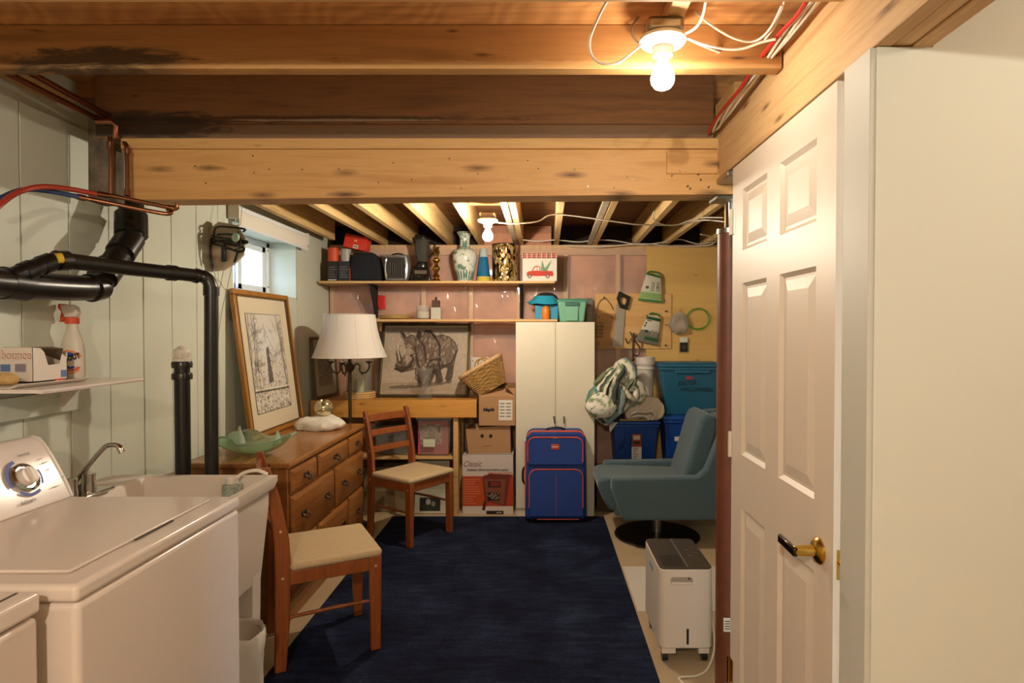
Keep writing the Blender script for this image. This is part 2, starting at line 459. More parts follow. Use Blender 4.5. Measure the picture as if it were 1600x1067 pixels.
# poly sheet with gathers
vs = []; fs = []; nx, nz = 150, 60
for j in range(nz + 1):
    for i in range(nx + 1):
        x = -1.79 + (.93 + 1.79) * i / nx; z = .05 + 2.1 * j / nz
        w = .012 * mnoise.noise((x * 7, z * 2.2, 3)) + .009 * mnoise.noise((x * 20, z * 4, 9)) + .014 * max(0, mnoise.noise((x * 15 + z * 8, z * 3 - x * 4, 5))) ** 1.3 + .012 * max(0, mnoise.noise((x * 26, z * 1.4, 21))) ** 1.5
        vs.append((x, 5.184 - abs(w), z))
for j in range(nz):
    for i in range(nx): q = j * (nx + 1) + i; fs.append((q, q + 1, q + nx + 2, q + nx + 1))
MB().add(vs, fs).build('poly_sheet', M['poly'], wall_back)
box(.90, 5.176, .25, 1.745, 5.192, 2.165).build('plywood_sheet', M['ply_yellow'], wall_back)
M['patch'] = wood('plywood_patch', '#cb9a5c', '#dbb073', 'X', .6, .25, world=True, grain=.4)
box(.46, 5.165, 1.30, 1.11, 5.177, 1.77).build('backer_board', M['patch'], wall_back, .002)
box(.462, 5.153, 1.305, .63, 5.166, 1.60).build('backer_board', wood('plywood_patch_dark', '#a9763e', '#bd8a4f', 'X', .6, 0, world=True, grain=.5), wall_back, .002)
for (x, z) in ((.49, 1.34), (.60, 1.34), (.49, 1.57), (.60, 1.57), (1.06, 1.33), (1.06, 1.62), (.90, 1.58)):
    MB().cyl((x, 5.148, z), (x, 5.165, z), .008, n=8).build('screw', M['scr'], wall_back)
box(-.45, 5.29, 2.19, -.19, 5.299, 2.37).build('rim_batt', M['batt'], wall_back)

wall_r = struct(box(1.75, 2.55, 0, 1.85, 5.40, 2.455).build('wall_right', M['wall'], smooth=False), 'side wall of the far room')
struct(box(.80, 2.50, 0, 1.75, 2.55, 2.455).build('wall_partition', M['wall'], smooth=False))
struct(box(2.6, -2.1, 0, 2.7, 2.5, 2.455).build('wall_hall', M['drywall'], smooth=False))
struct(box(-2.0, -2.2, 0, 2.7, -2.1, 2.455).build('wall_front', M['drywall'], smooth=False))
we = MB().box(.685, 1.25, 0, .80, 1.360, 2.033).box(.80, 1.25, 0, 2.6, 1.384, 2.455)
wall_end = struct(we.build('wall_end', M['drywall'], smooth=False), 'plain pale drywall end beside the white door')
struct(box(.674, 1.254, 0, .686, 1.362, 2.034).build('trim_1', M['grey_trim'], bevel=.002), 'grey white jamb board between door and drywall')

# --- ceiling: subfloor sheets with joists
ceil = MB().box(-2.0, -2.1, 2.311, 2.7, 1.745, 2.45).box(-2.0, 1.745, 2.430, 2.7, 2.41, 2.45).box(-2.0, 2.41, 2.372, 2.0, 5.40, 2.45)
ceiling = struct(ceil.build('ceiling', M['ply'], smooth=False), 'plywood subfloor overhead on open joists')
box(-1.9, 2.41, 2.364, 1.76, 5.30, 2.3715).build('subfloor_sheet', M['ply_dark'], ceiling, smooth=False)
st2 = [((-1.25, 1.715, 2.205), (.32, .1, .045), '#2c2118', .85), ((-.2, 1.715, 2.195), (1.2, .1, .018), '#c9a26a', .5)]
st3 = [((-.4, 2.336, 2.213), (4, .2, .026), '#7a6652', .75), ((-.95, 2.336, 2.262), (.95, .2, .016), '#33261c', .75), ((-1.5, 2.336, 2.24), (.35, .2, .06), '#2a211a', .8), ((-.75, 2.336, 2.258), (.5, .2, .006), '#b09a80', .7), ((-.3, 2.336, 2.2425), (3, .2, .0025), '#33261c', .8)]
box(-1.66, 1.328, 2.188, .675, 1.371, 2.31).build('joist', wood('joist_pale', '#b78e5c', '#cda672', 'X', .7, .2, world=True), ceiling, .002)
box(-1.60, 1.715, 2.188, .675, 1.758, 2.31).build('joist', wood('joist_mould', '#865a2e', '#ab7842', 'X', .7, .3, stains=st2, world=True, c3='#966536', flat=1), ceiling, .002)
box(-1.70, 2.336, 2.1885, .66, 2.378, 2.43).build('joist', wood('joist_grey', '#6d4a2c', '#8a603a', 'X', .75, .4, stains=st3, world=True, c3='#624229'), ceiling, .002)
for y in (.92, .51, .10): box(-1.66, y - .043, 2.188, .675, y, 2.31).build('joist', M['joist_x'], ceiling, .002)
box(.327, 1.372, 2.268, .372, 1.714, 2.31).build('blocking', M['pine_y'], ceiling, .002)
box(.664, 2.10, 2.262, .705, 2.33, 2.31).build('blocking', M['joist_y'], ceiling, .002)
M['strap'] = plain('grey_strapping', '#b3a48a', .6, var=.12, vs=14, world=True)
jx = [(-1.63, -1.69), (-1.34, -1.345), (-1.076, -1.08), (-.778, -.778), (-.474, -.515), (-.165, -.165), (.107, .135), (.40, .465), (.742, .81), (1.05, 1.07), (1.40, 1.40)]
for k, (a, b) in enumerate(jx):
    y1 = 4.95 if k == 0 else 5.295
    m = MB(); h = .02
    m.add([(a - h, 2.46, 2.189), (a + h, 2.46, 2.189), (b + h, y1, 2.189), (b - h, y1, 2.189), (a - h, 2.46, 2.3635), (a + h, 2.46, 2.3635), (b + h, y1, 2.3635), (b - h, y1, 2.3635)],
          [(0, 3, 2, 1), (4, 5, 6, 7), (0, 1, 5, 4), (1, 2, 6, 5), (2, 3, 7, 6), (3, 0, 4, 7)])
    m.build('joist', M['joist_y'], ceiling, .0015)
    if k in (5, 7):
        d = -.05
        MB().hexa((a + d, 2.47, 2.196), (b + d, 5.19, 2.196), .038, .012).build('strapping', M['strap'], ceiling)
box(-1.8, 5.2885, 2.19, 1.74, 5.2995, 2.36).build('rim_board', plain('dark_rim', '#2b1d15', .9), ceiling)
for a, b in ((-.49, -.19), (-.14, .09)):
    vs = [(a, 5.28, 2.19), (b, 5.28, 2.19), (b, 5.24, 2.29), (a, 5.24, 2.29), (a, 5.28, 2.36), (b, 5.28, 2.36)]
    MB().add(vs, [(0, 1, 2, 3), (3, 2, 5, 4)]).build('insulation_batt', M['batt'], ceiling)
box(-.45, 3.30, 2.255, -.19, 3.90, 2.27).build('fixture_board', M['ply'], ceiling)

# --- beams, post
bm = struct(MB().add([(-1.58, 2.336, 1.955), (.81, 2.336, 1.978), (.81, 2.45, 1.978), (-1.58, 2.45, 1.955), (-1.58, 2.336, 2.148), (.81, 2.336, 2.148), (.81, 2.45, 2.148), (-1.58, 2.45, 2.148)], [(0, 3, 2, 1), (4, 5, 6, 7), (0, 1, 5, 4), (1, 2, 6, 5), (2, 3, 7, 6), (3, 0, 4, 7)]).build('trim_2', M['pine'], bevel=.003, smooth=False), 'knotty pine beam crossing the room overhead')
box(-1.60, 2.328, 2.1485, .676, 2.455, 2.188).build('beam_plate', wood('beam_plate', '#bb8c50', '#d2a86e', 'X', .55, .3, world=True), bm, .002)
box(.48, 2.326, 2.053, .674, 2.337, 2.139).build('scab_block', M['pine'], bm, .0015)
for k in range(34):
    x = -1.4 + 2.0 * random.random(); z = 1.99 + .14 * random.random()
    if k < 14: x = (.06, .28, .33, .53, .60, .64, -.35, -.62, -1.1, .50, .57, .61, .18, -.05)[k]
    MB().cyl((x, 2.3335 if x < .47 else 2.323, z), (x, 2.337, z), .0028, n=6).build('nail_head', M['scr'] if k % 3 else M['steel'], bm)
hb = struct(box(.68, -.6, 2.035, .716, 2.332, 2.262).build('trim_3', M['pine_y'], bevel=.003, smooth=False), 'wooden header beam above the white door')
for k in (0, 1): box(.718 + .041 * k, -.6, 2.037 - .004 * k, .757 + .041 * k, 2.332, 2.262).build('header_board', M['pine_y'], hb, .003)
box(.672, 2.20, 2.012, .79, 2.334, 2.034).build('saddle_plate', M['steel'], hb, .003)
M['rust'] = plain('red_brown_steel', '#6b3b28', .45, var=.16, vs=18)
post = struct(MB().cyl((.742, 2.40, 0), (.742, 2.40, 1.85), .046, n=28).build('trim_4', M['rust']), 'red brown steel post under the beam by the door')
MB().cyl((.742, 2.40, 1.85), (.742, 2.40, 1.962), .02, n=16).build('jack_screw', M['chrome'], post)
box(.675, 2.343, 1.962, .81, 2.448, 1.975).build('bearing_plate', M['steel'], post, .002)
MB().cyl((.742, 2.40, 1.835), (.742, 2.40, 1.853), .05, n=28).build('collar', M['steel'], post)
tg = box(.712, 2.342, .285, .738, 2.352, .335).build('tag', M['paper'], post)
for k in range(4): box(.715, 2.3408, .295 + k * .01, .735, 2.342, .298 + k * .01).build('print_line', M['ink'], tg)
M['rough'] = plain('weathered_concrete', '#6d6152', .95, var=.45, vs=14, bump=1, bs=30, world=True)
struct(MB().box(-1.735, 2.34, 1.95, -1.65, 2.42, 2.27).jitter(.012, 30).build('trim_5', M['rough'], bevel=.004), 'crumbling dark masonry beside the beam end')
struct(MB().box(-1.80, -2.0, 2.30, -1.70, 2.27, 2.31).build('trim_6', M['joist_x']))

# --- door
DX = .68
d = struct(box(DX + .010, 1.405, .012, DX + .036, 2.160, 2.028).build('door_1', M['doorwhite'], bevel=.0015, smooth=False), 'white six panel door with brass lever handle')
st = [(1.405, 1.505), (1.735, 1.835), (2.055, 2.160)]; rows = [(.20, .855), (1.035, 1.615), (1.725, 1.93)]
m = MB()
for a, b in st: m.box(DX, a, .012, DX + .0105, b, 2.028)
zs = [.012] + [z for r in rows for z in r] + [2.028]
for k in range(0, 8, 2):
    for a, b in ((1.505, 1.735), (1.835, 2.055)): m.box(DX, a, zs[k], DX + .0105, b, zs[k + 1])
m.build('stiles_and_rails', M['doorwhite'], d, smooth=False)
for a, b in ((1.505, 1.735), (1.835, 2.055)):
    for z0, z1 in rows:
        o, i = .012, .038
        q = lambda x, e: [(x, a + e, z0 + e), (x, b - e, z0 + e), (x, b - e, z1 - e), (x, a + e, z1 - e)]
        MB().add(q(DX + .0005, 0) + q(DX + .0098, o) + q(DX + .0098, o + .008) + q(DX + .003, i + .012),
                 [(r * 4 + k, r * 4 + (k + 1) % 4, r * 4 + 4 + (k + 1) % 4, r * 4 + 4 + k) for r in range(3) for k in range(4)] + [(12, 13, 14, 15)]).build('door_panel', M['doorwhite'], d, smooth=False)
hy, hz = 1.475, .918
h = MB().lathe([(.0, 0), (.033, 0), (.033, .004), (.026, .012), (.014, .016), (.0125, .055), (.0, .055)], (DX, hy, hz), 28, Matrix.Rotation(R(-90), 4, 'Y')).build('handle', M['brass'], d)
MB().cyl((DX - .05, hy, hz), (DX - .062, hy, hz), .0125, n=20).build('lever_hub', M['brass'], h)
MB().hexa((DX - .062, hy - .012, hz - .001), (DX - .064, hy + .085, hz + .003), .012, .023).build('lever', plain('brass_dark_reflection', '#4a3a22', .15, .9), h, .004)  # lever colour darkened to stand for the dark reflection on its brass face
MB().box(DX + .008, 1.4035, .875, DX + .032, 1.4055, .945).build('latch_plate', M['brass'], d, .001)
MB().cyl((DX + .02, 1.398, hz - .005), (DX + .02, 1.404, hz - .005), .008, n=12).build('latch', M['brass'], d)
for z, mt in ((1.84, M['whiteplastic']), (1.05, M['whiteplastic']), (.24, M['brass'])):
    hh = MB().cyl((DX - .004, 2.166, z - .045), (DX - .004, 2.166, z + .045), .007, n=12).build('hinge', mt, d)
    box(DX - .001, 2.130, z - .045, DX + .001, 2.166, z + .045).build('hinge_leaf', mt, hh)
struct(box(DX + .012, 2.165, 0, .80, 2.20, 2.034).build('trim_7', M['grey_trim']), 'far jamb of the white door')

# ================================================================== LIGHTS THE PLACE HAS, PLUS ONE ADDED FILL BULB
def bulb_fixture(name, lab, X, Y, zdisc, s, group=None):
    t = thing(name, lab, 'light fixture', (X, Y, zdisc), group=group)
    box(X - .048, Y - .048, zdisc + .012, X + .048, Y + .048, zdisc + .052).build('junction_box', M['steel'], t, .012)
    MB().lathe([(.0, .012), (.06, .012), (.062, .004), (.056, -.004), (.03, -.012), (.026, -.035), (.021, -.037), (.0, -.037)], (X, Y, zdisc), 28).build('lampholder', plain('porcelain', '#d9d2c8', .25), t)
    prof = [(.0, -.122), (.012, -.121), (.022, -.116), (.029, -.106), (.0315, -.094), (.029, -.08), (.022, -.067), (.0165, -.056)]
    b = MB().lathe(prof, (X, Y, zdisc), 20).build('bulb', emis('bulb_glow_' + name, WARM, s), t)
    MB().lathe([(.0165, -.056), (.0165, -.036), (.0, -.036)], (X, Y, zdisc), 16).build('bulb_collar', M['white'], t)
    return t


bulb_fixture('bare_bulb_fixture', 'bare glowing bulb in a porcelain holder among white cables overhead', .322, 1.62, 2.214, BULB['near'])
bulb_fixture('bare_bulb_fixture', 'bare glowing bulb in front of the shelf with the vase', -.325, 3.74, 2.125, BULB['far'])
bulb_fixture('bare_bulb_fixture', 'bare bulb near the plain drywall, outside the view', 1.35, .55, 2.215, BULB['entry'])
bulb_fixture('bare_bulb_fixture', 'added fill bulb behind the camera position, outside the view', -.35, -.75, 2.215, BULB['added_fill'])  # added unseen bulb, fills the near room with light from behind the camera

# ================================================================== LAUNDRY CORNER
# washer
t = thing('washing_machine', 'white top loading washer with blue ringed dial beside the tub', 'washer', (-1.33, 1.64, 0))
MB().box(-1.66, 1.287, .015, -.9895, 1.988, .8705).build('cabinet', M['white'], t, .014, seg=4)
MB().box(-1.665, 1.284, .873, -.988, 1.99, .912).build('top_panel', M['white'], t, .012, seg=4)
lid = MB().box(-1.49, 1.345, .9125, -1.05, 1.925, .921).build('lid', M['white'], t, .006, seg=3)
box(-1.052, 1.56, .9135, -1.044, 1.72, .9165).build('finger_slot', plain('shadow_gap', '#54493f', .6), lid)
P = [(-1.53, 0, .912), (-1.552, 0, .958), (-1.597, 0, 1.043), (-1.622, 0, 1.083), (-1.642, 0, 1.106), (-1.665, 0, 1.112), (-1.70, 0, 1.10), (-1.70, 0, .912)]
con = MB().prism([(p[0], 1.292, p[2]) for p in P], (0, .685, 0)).build('console', M['white'], t, .006, seg=3)
MB().prism([(p[0] - (.004 if i in (0,) else 0), 1.977, p[2]) for i, p in enumerate(P)], (0, .014, 0)).build('console_cap', M['whiteplastic'], t, .004)
ku, kv = Vector((0, 1, 0)), Vector((-.468, 0, .884)).normalized(); kn = ku.cross(kv)
kc = Vector((-1.5745, 1.845, 1.006)) + kn * .002
Mk = Matrix((ku, kv, kn)).transposed().to_4x4()
kb = MB().lathe([(.0, .0), (.045, .0), (.0455, .006), (.037, .009), (.036, .004), (.0, .004)], kc, 32, Mk).build('dial_rim', M['chrome'], t)
MB().lathe([(.0, .004), (.030, .004), (.027, .022), (.0, .022)], kc, 32, Mk).build('dial', M['whiteplastic'], t)
MB().hexa(kc + kn * .024 - kv * .024 - ku * .0, kc + kn * .024 + kv * .024, .012, .014, up=kn).build('dial_grip', M['whiteplastic'], t, .003)
M['blue_arc'] = plain('blue_print', '#33489c', .5)
for k, (a0, a1, wd) in enumerate(((100, 200, .0055), (225, 300, .0045), (-35, 15, .0035), (320, 322, .002))):
    n = 14; vs = []; fs = []
    for i in range(n + 1):
        a = R(a0 + (a1 - a0) * i / n)
        for r in (.056 - wd, .056 + wd): vs.append(kc + kn * .0012 + ku * r * math.cos(a) + kv * r * math.sin(a))
    for i in range(n): fs.append((2 * i, 2 * i + 1, 2 * i + 3, 2 * i + 2))
    if k < 3: MB().add(vs, fs).build('dial_scale', M['blue_arc'], t)
M['ink_grey'] = plain('grey_print', '#6c6661', .6)
text('delicate', .018, kc + kn * .001 - kv * .073 - ku * .03, ku, kv, M['ink_grey'], t, bold=.01)
text('normal', .015, kc + kn * .001 + kv * .072 + ku * .035, ku, kv, M['ink_grey'], t, bold=.01)
for (a, b, w) in ((.072, .045, .02), (.078, .03, .024), (.083, .005, .02), (.07, -.055, .03), (.12, -.03, .02)):
    MB().hexa(kc + kn * .001 + ku * a + kv * b, kc + kn * .001 + ku * (a + w) + kv * b, .002, .0006, up=kn).build('print_line', plain('faint_print', '#a59c92', .6), t)

# dryer
t = thing('clothes_dryer', 'white dryer cut off by the frame in front of the washer', 'dryer', (-1.37, .92, 0))
MB().box(-1.69, .58, .015, -1.038, 1.248, .866).build('cabinet', M['white'], t, .012, seg=3)
MB().box(-1.695, .576, .872, -1.034, 1.25, .917).build('top_panel', M['white'], t, .010, seg=3)
box(-1.66, .61, .917, -1.085, 1.215, .9195).build('door_lid', M['white'], t, .003)
box(-1.075, .60, .917, -1.07, 1.235, .9185).build('seam', plain('dark_seam', '#4c4338', .7), t)

# utility tub
t = thing('laundry_tub', 'off white utility tub on tapered legs behind the washer', 'sink', (-1.43, 2.27, 0))
x0, x1, y0, y1, zt, zb = -1.78, -1.085, 2.05, 2.50, .860, .45
ins, ou = .045, .05
def ring(x0, x1, y0, y1, z): return [(x0, y0, z), (x1, y0, z), (x1, y1, z), (x0, y1, z)]
rs = [ring(x0 + ou, x1 - ou, y0 + ou, y1 - ou, zb), ring(x0 + .025, x1 - .028, y0 + .022, y1 - .022, .745), ring(x0 + .025, x1 - .028, y0 + .022, y1 - .022, .80), ring(x0 + .012, x1 - .012, y0 + .012, y1 - .012, .805), ring(x0, x1, y0, y1, .838), ring(x0, x1, y0, y1, zt),
      ring(x0 + .16, x1 - .032, y0 + .03, y1 - .03, zt), ring(x0 + .17, x1 - .042, y0 + .04, y1 - .04, zt - .012), ring(x0 + .2, x1 - .09, y0 + .08, y1 - .08, zb + .02)]
vs = [p for r in rs for p in r]; fs = [(i * 4 + k, i * 4 + (k + 1) % 4, i * 4 + 4 + (k + 1) % 4, i * 4 + 4 + k) for i in range(len(rs) - 1) for k in range(4)] + [(0, 1, 2, 3)[::-1], tuple(len(vs) - 4 + k for k in range(4))]
MB().add(vs, fs).build('basin', plain('tub_plastic', '#d6cabd', .38), t, .004)
for (x, y) in ((x0 + .10, y0 + .09), (x1 - .075, y0 + .09), (x0 + .10, y1 - .09), (x1 - .075, y1 - .09)):
    m = MB().add([(x - .035, y - .03, .0), (x + .022, y - .03, .0), (x + .022, y + .03, .0), (x - .035, y + .03, .0), (x - .05, y - .035, .52), (x + .028, y - .035, .52), (x + .028, y + .035, .52), (x - .05, y + .035, .52)],
                 [(0, 3, 2, 1), (4, 5, 6, 7), (0, 1, 5, 4), (1, 2, 6, 5), (2, 3, 7, 6), (3, 0, 4, 7)])
    m.build('leg', M['whiteplastic'], t, .004)
t = thing('faucet', 'chrome utility faucet with a long raised spout on the tub ledge', 'faucet', (-1.69, 2.16, .86))
box(-1.705, 2.06, .861, -1.595, 2.27, .874).build('base_plate', M['chrome'], t, .005)
for y in (2.09, 2.175):
    MB().lathe([(.0, 0), (.022, 0), (.024, .02), (.021, .05), (.023, .07), (.0, .076)], (-1.625, y, .872), 12).build('tap_handle', M['chrome'], t)
MB().lathe([(.0, 0), (.02, 0), (.017, .035), (.0, .04)], (-1.662, 2.16, .872), 16).build('spout_hub', M['chrome'], t)
sp = [(-1.662, 2.16, .895), (-1.657, 2.16, .92), (-1.617, 2.16, .97), (-1.56, 2.16, 1.035), (-1.53, 2.16, 1.048), (-1.505, 2.16, 1.043), (-1.492, 2.16, 1.02)]
MB().tube(smoothpath(sp, 5), [.0085] * 26 + [.0105] * 5, 14).build('spout', M['chrome'], t)

t = thing('lint_trap', 'grey mesh lint sock on a white hooked drain hose inside the tub', 'drain hose', (-1.27, 2.40, .80))
hk = [(-1.115, 2.47, .868), (-1.15, 2.455, .888), (-1.19, 2.44, .884), (-1.215, 2.43, .868), (-1.225, 2.42, .84), (-1.23, 2.42, .80)]
MB().tube(smoothpath(hk, 5), .0075, 10).build('hose', M['whiteplastic'], t)
MB().lathe([(.0, .862), (.016, .862), (.018, .848), (.033, .842), (.036, .82), (.034, .78), (.036, .74), (.03, .66), (.0, .64)], (-1.235, 2.42, 0), 16).jitter(.004, 40).build('mesh_sock', plain('grey_mesh', '#99a294', .8, var=.35, vs=90, bump=.8, bs=160), t)
MB().lathe([(.0, .862), (.022, .862), (.024, .846), (.022, .838), (.0, .838)], (-1.235, 2.42, .004), 16).build('hose_clamp', M['whiteplastic'], t)

t = thing('waste_bin', 'small bin lined with a crumpled white bag below the tub', 'waste bin', (-1.155, 2.275, 0))
MB().lathe([(.0, .004), (.075, .004), (.09, .30), (.087, .305), (.07, .02), (.0, .02)], (-1.155, 2.275, 0), 28).build('pail', M['whiteplastic'], t)
pr = [(.09, .05), (.095, .12), (.099, .2), (.104, .27), (.106, .315), (.102, .325), (.094, .318), (.09, .27), (.085, .16), (.075, .08), (.0, .05)]
MB().lathe(pr, (-1.155, 2.275, 0), 60).jitter(.012, 22).build('bag', plain('bin_bag', '#dcd5cb', .45), t)

# ------------------------------------------------ shelf above the washer
t = thing('wall_shelf', 'white metal wall shelf above the washer', 'shelf', (-1.66, 2.07, 1.262))
MB().prism([(-1.808, 1.84, 1.264), (-1.53, 1.84, 1.264), (-1.514, 1.84, 1.262), (-1.510, 1.84, 1.268), (-1.514, 1.84, 1.274), (-1.53, 1.84, 1.2752), (-1.808, 1.84, 1.2752)], (0, .472, 0)).build('shelf_board', M['white'], t)
box(-1.808, 1.30, 1.150, -1.785, 2.385, 1.228).build('cleat', M['wall'], t, .002)
for y in (2.25,): MB().prism([(-1.785, y, 1.263), (-1.70, y, 1.263), (-1.785, y, 1.17)], (0, .02, 0)).build('bracket', M['white'], t)
MB().cyl((-1.784, 1.98, 1.185), (-1.787, 1.98, 1.185), .005, n=8).build('screw', M['scr'], t)
ZS = 1.2756
tr = MB().prism([(-1.80, 1.86, ZS), (-1.625, 1.86, ZS), (-1.60, 1.86, ZS + .012), (-1.604, 1.86, ZS + .014), (-1.628, 1.86, ZS + .004), (-1.80, 1.86, ZS + .004)], (0, .30, 0)).build('plastic_tray', M['whiteplastic'], None, .002)
tag(tr, 'shallow white plastic tray under the dryer sheet box', 'tray')

t = thing('dryer_sheet_box', 'opened white dryer sheet carton with a torn flap', 'box', (-1.76, 2.03, ZS + .005), 0)
e0, e1, u0 = -1.802, -1.695, ZS + .005
m = MB().box(e0, 1.925 + .10, u0, e1, 2.175, u0 + .004).box(e0, 2.025, u0, e1, 2.028, u0 + .118).box(e0, 2.028, u0, e0 + .003, 2.175, u0 + .118)
m.add([(e1, 2.025, u0), (e1, 2.175, u0), (e1, 2.175, u0 + .075), (e1, 2.15, u0 + .095), (e1, 2.14, u0 + .058), (e1, 2.09, u0 + .056), (e1, 2.075, u0 + .1), (e1, 2.06, u0 + .115), (e1, 2.025, u0 + .118)], [tuple(range(9))])
m.box(e0, 2.172, u0, e1, 2.175, u0 + .10)
m.build('carton', plain('white_card', '#ddd2c6', .6), t)
MB().add([(e0, 2.03, u0 + .119), (e1 - .01, 2.028, u0 + .119), (e1 + .02, 2.08, u0 + .120), (e1 + .022, 2.13, u0 + .112), (e1 - .01, 2.155, u0 + .07), (e0, 2.16, u0 + .10)], [(0, 1, 2, 3, 4, 5)]).build('torn_flap', plain('card_inside', '#a7947f', .8), t)
box(e0 + .004, 2.03, u0 + .006, e1 - .004, 2.17, u0 + .05).build('sheets', M['paper'], t)
fy = 2.0248
text('bounce', .043, (-1.750, fy, u0 + .091), (1, 0, 0), (0, 0, 1), plain('carton_red_edge', '#b43b2b', .6), t, shear=.15, bold=.024, squeeze=.8)
text('bounce', .043, (-1.750, fy - .0008, u0 + .090), (1, 0, 0), (0, 0, 1), plain('carton_letter', '#efe0cf', .6), t, shear=.15, bold=-.004, squeeze=.8)
box(-1.80, fy - .001, u0 + .038, -1.768, fy, u0 + .062).build('blue_panel', plain('carton_blue', '#5a78ad', .6), t)
bc = box(-1.752, fy - .001, u0 + .036, -1.716, fy, u0 + .064).build('barcode', plain('carton_lilac', '#a99bb0', .6), t)
for k in range(7): box(-1.75 + k * .005, fy - .0016, u0 + .038, -1.748 + k * .005, fy - .001, u0 + .062).build('print_line', M['ink_grey'], bc)
box(e1 - .0005, 2.145, u0 + .01, e1 + .0008, 2.17, u0 + .035).build('blue_panel', bpy.data.materials['carton_blue'], t)
box(e1 + .0, 2.12, u0 - .0005, e1 + .0015, 2.16, u0 + .006).build('orange_edge', M['orange'], t)

t = thing('spray_bottle', 'white trigger spray bottle with an orange nozzle and swirl label', 'bottle', (-1.755, 2.283, ZS))
bx, by = -1.753, 2.275
n = 28; prof = [(.001, .0), (.040, .002), (.043, .012), (.043, .075), (.041, .115), (.034, .15), (.024, .175), (.020, .192), (.019, .21), (.001, .212)]
MB().lathe(prof, (0, 0, 0), n).xf(Matrix.Translation((bx, by, ZS)) @ Matrix.Diagonal((1.02, .62, 1, 1))).build('bottle_body', M['whiteplastic'], t)
cap = MB().lathe([(.001, .205), (.0225, .205), (.0225, .228), (.001, .229)], (bx, by, ZS), 20).build('collar', M['orange'], t)
MB().prism([(bx - .02, by - .012, ZS + .229), (bx + .018, by - .012, ZS + .229), (bx + .028, by - .012, ZS + .245), (bx + .02, by - .012, ZS + .268), (bx + .004, by - .012, ZS + .276), (bx - .034, by - .012, ZS + .276), (bx - .034, by - .012, ZS + .262)], (0, .024, 0)).build('spray_head', M['whiteplastic'], t, .003)
MB().prism([(bx - .047, by - .009, ZS + .279), (bx - .024, by - .009, ZS + .279), (bx - .022, by - .009, ZS + .26), (bx - .012, by - .009, ZS + .235), (bx - .02, by - .009, ZS + .23), (bx - .034, by - .009, ZS + .212), (bx - .042, by - .009, ZS + .212), (bx - .034, by - .009, ZS + .25), (bx - .047, by - .009, ZS + .262)], (0, .018, 0)).build('trigger', M['orange'], t, .002)
fyb = by - .0275
def swirl(cx, cz, r, w, a0, a1, mat, off):
    vs = []; fs = []; n = 16
    for i in range(n + 1):
        a = R(a0 + (a1 - a0) * i / n)
        for q in (r - w, r):
            x = cx + q * math.cos(a); vs.append((bx + x, by - .0012 - off - .0267 * math.sqrt(max(.02, 1 - (x / .0445) ** 2)), ZS + cz + q * .8 * math.sin(a)))
    for i in range(n): fs.append((2 * i, 2 * i + 1, 2 * i + 3, 2 * i + 2))
    MB().add(vs, fs).build('label_swirl', mat, t)
M['lblue'] = plain('label_blue', '#2f49a5', .5); M['lor'] = plain('label_orange', '#e58a2b', .5)
swirl(.004, .075, .040, .008, 15, 180, M['lor'], 0); swirl(.004, .075, .031, .02, 40, 150, M['lblue'], .0003)
swirl(.012, .052, .030, .009, 200, 340, M['orange'], 0); swirl(.010, .042, .030, .006, 190, 345, M['lor'], .0002); swirl(.012, .05, .016, .01, 190, 340, M['lblue'], .0004)
text('SHOUT', .028, (bx + .014, by - .0285, ZS + .078), (1, .12, .28), (-.28, 0, 1), M['ink'], t, bold=.04, squeeze=.72)

tag(MB().ell((-1.715, 1.94, ZS + .024), (.045, .03, .02), 20, 12).jitter(.006, 30).build('sponge', plain('tan_sponge', '#c9a46b', .9, var=.1, vs=60, bump=.6, bs=120), None), 'tan sponge in front of the dryer sheet box', 'sponge')

# ------------------------------------------------ pipes
t = thing('drain_stack', 'black drain pipes elbowing along the panelled wall and down behind the tub', 'pipe', (-1.70, 2.30, 1.60))
p = [W(205, 318, Y=2.55), W(205, 362, Y=2.52), W(196, 384, Y=2.48), W(164, 428, Y=2.39), W(150, 446, Y=2.30), W(132, 450, Y=2.23), W(60, 447, Y=2.03), W(-24, 440, Y=1.84)]
MB().tube(smoothpath(p, 6), .046, 24).build('pipe_run', M['abs'], t)
def couple(a, b, r, par, nm='coupling'): MB().tube([a, b], r, 24).build(nm, M['abs'], par)
couple(W(205, 336, Y=2.55), W(205, 368, Y=2.52), .060, t); couple(W(204, 372, Y=2.518), W(188, 396, Y=2.45), .0535, t)
couple(W(174, 415, Y=2.42), W(160, 434, Y=2.36), .053, t); couple(W(155, 447, Y=2.305), W(140, 450, Y=2.255), .053, t); couple(W(38, 446, Y=1.98), W(4, 442, Y=1.905), .052, t)
p = [W(330, 700, Y=2.6), W(330, 600, Y=2.6), W(330, 470, Y=2.6), W(329, 447, Y=2.6), W(321, 434, Y=2.59), W(300, 430, Y=2.55), W(200, 419, Y=2.30), W(110, 408, Y=2.10), W(92, 406, Y=2.06), W(70, 412, Y=2.01), W(40, 424, Y=1.95), W(2, 438, Y=1.90)]
p[0].z = .5
MB().tube(smoothpath(p, 6), .0275, 20).build('pipe_run', M['abs'], t)
couple(W(330, 462, Y=2.6), W(330, 448, Y=2.6), .0315, t); couple(W(311, 432, Y=2.575), W(303, 430, Y=2.562), .0315, t); couple(W(274, 427, Y=2.485), W(262, 426, Y=2.455), .032, t)
couple(W(104, 407, Y=2.087), W(88, 407, Y=2.05), .034, t); couple(W(80, 409, Y=2.03), W(64, 415, Y=2.0), .0315, t); couple(W(50, 420, Y=1.97), W(36, 426, Y=1.945), .0315, t)
MB().tube([W(97, 403, Y=2.045), W(87, 404, Y=2.03)], .018, 10).build('yellow_label', plain('yellow_label', '#d8b22e', .6), t)
t = thing('standpipe', 'short upright black pipe topped by a white air valve', 'pipe', (-1.535, 2.62, 0))
a = W(285, 640, Y=2.62)
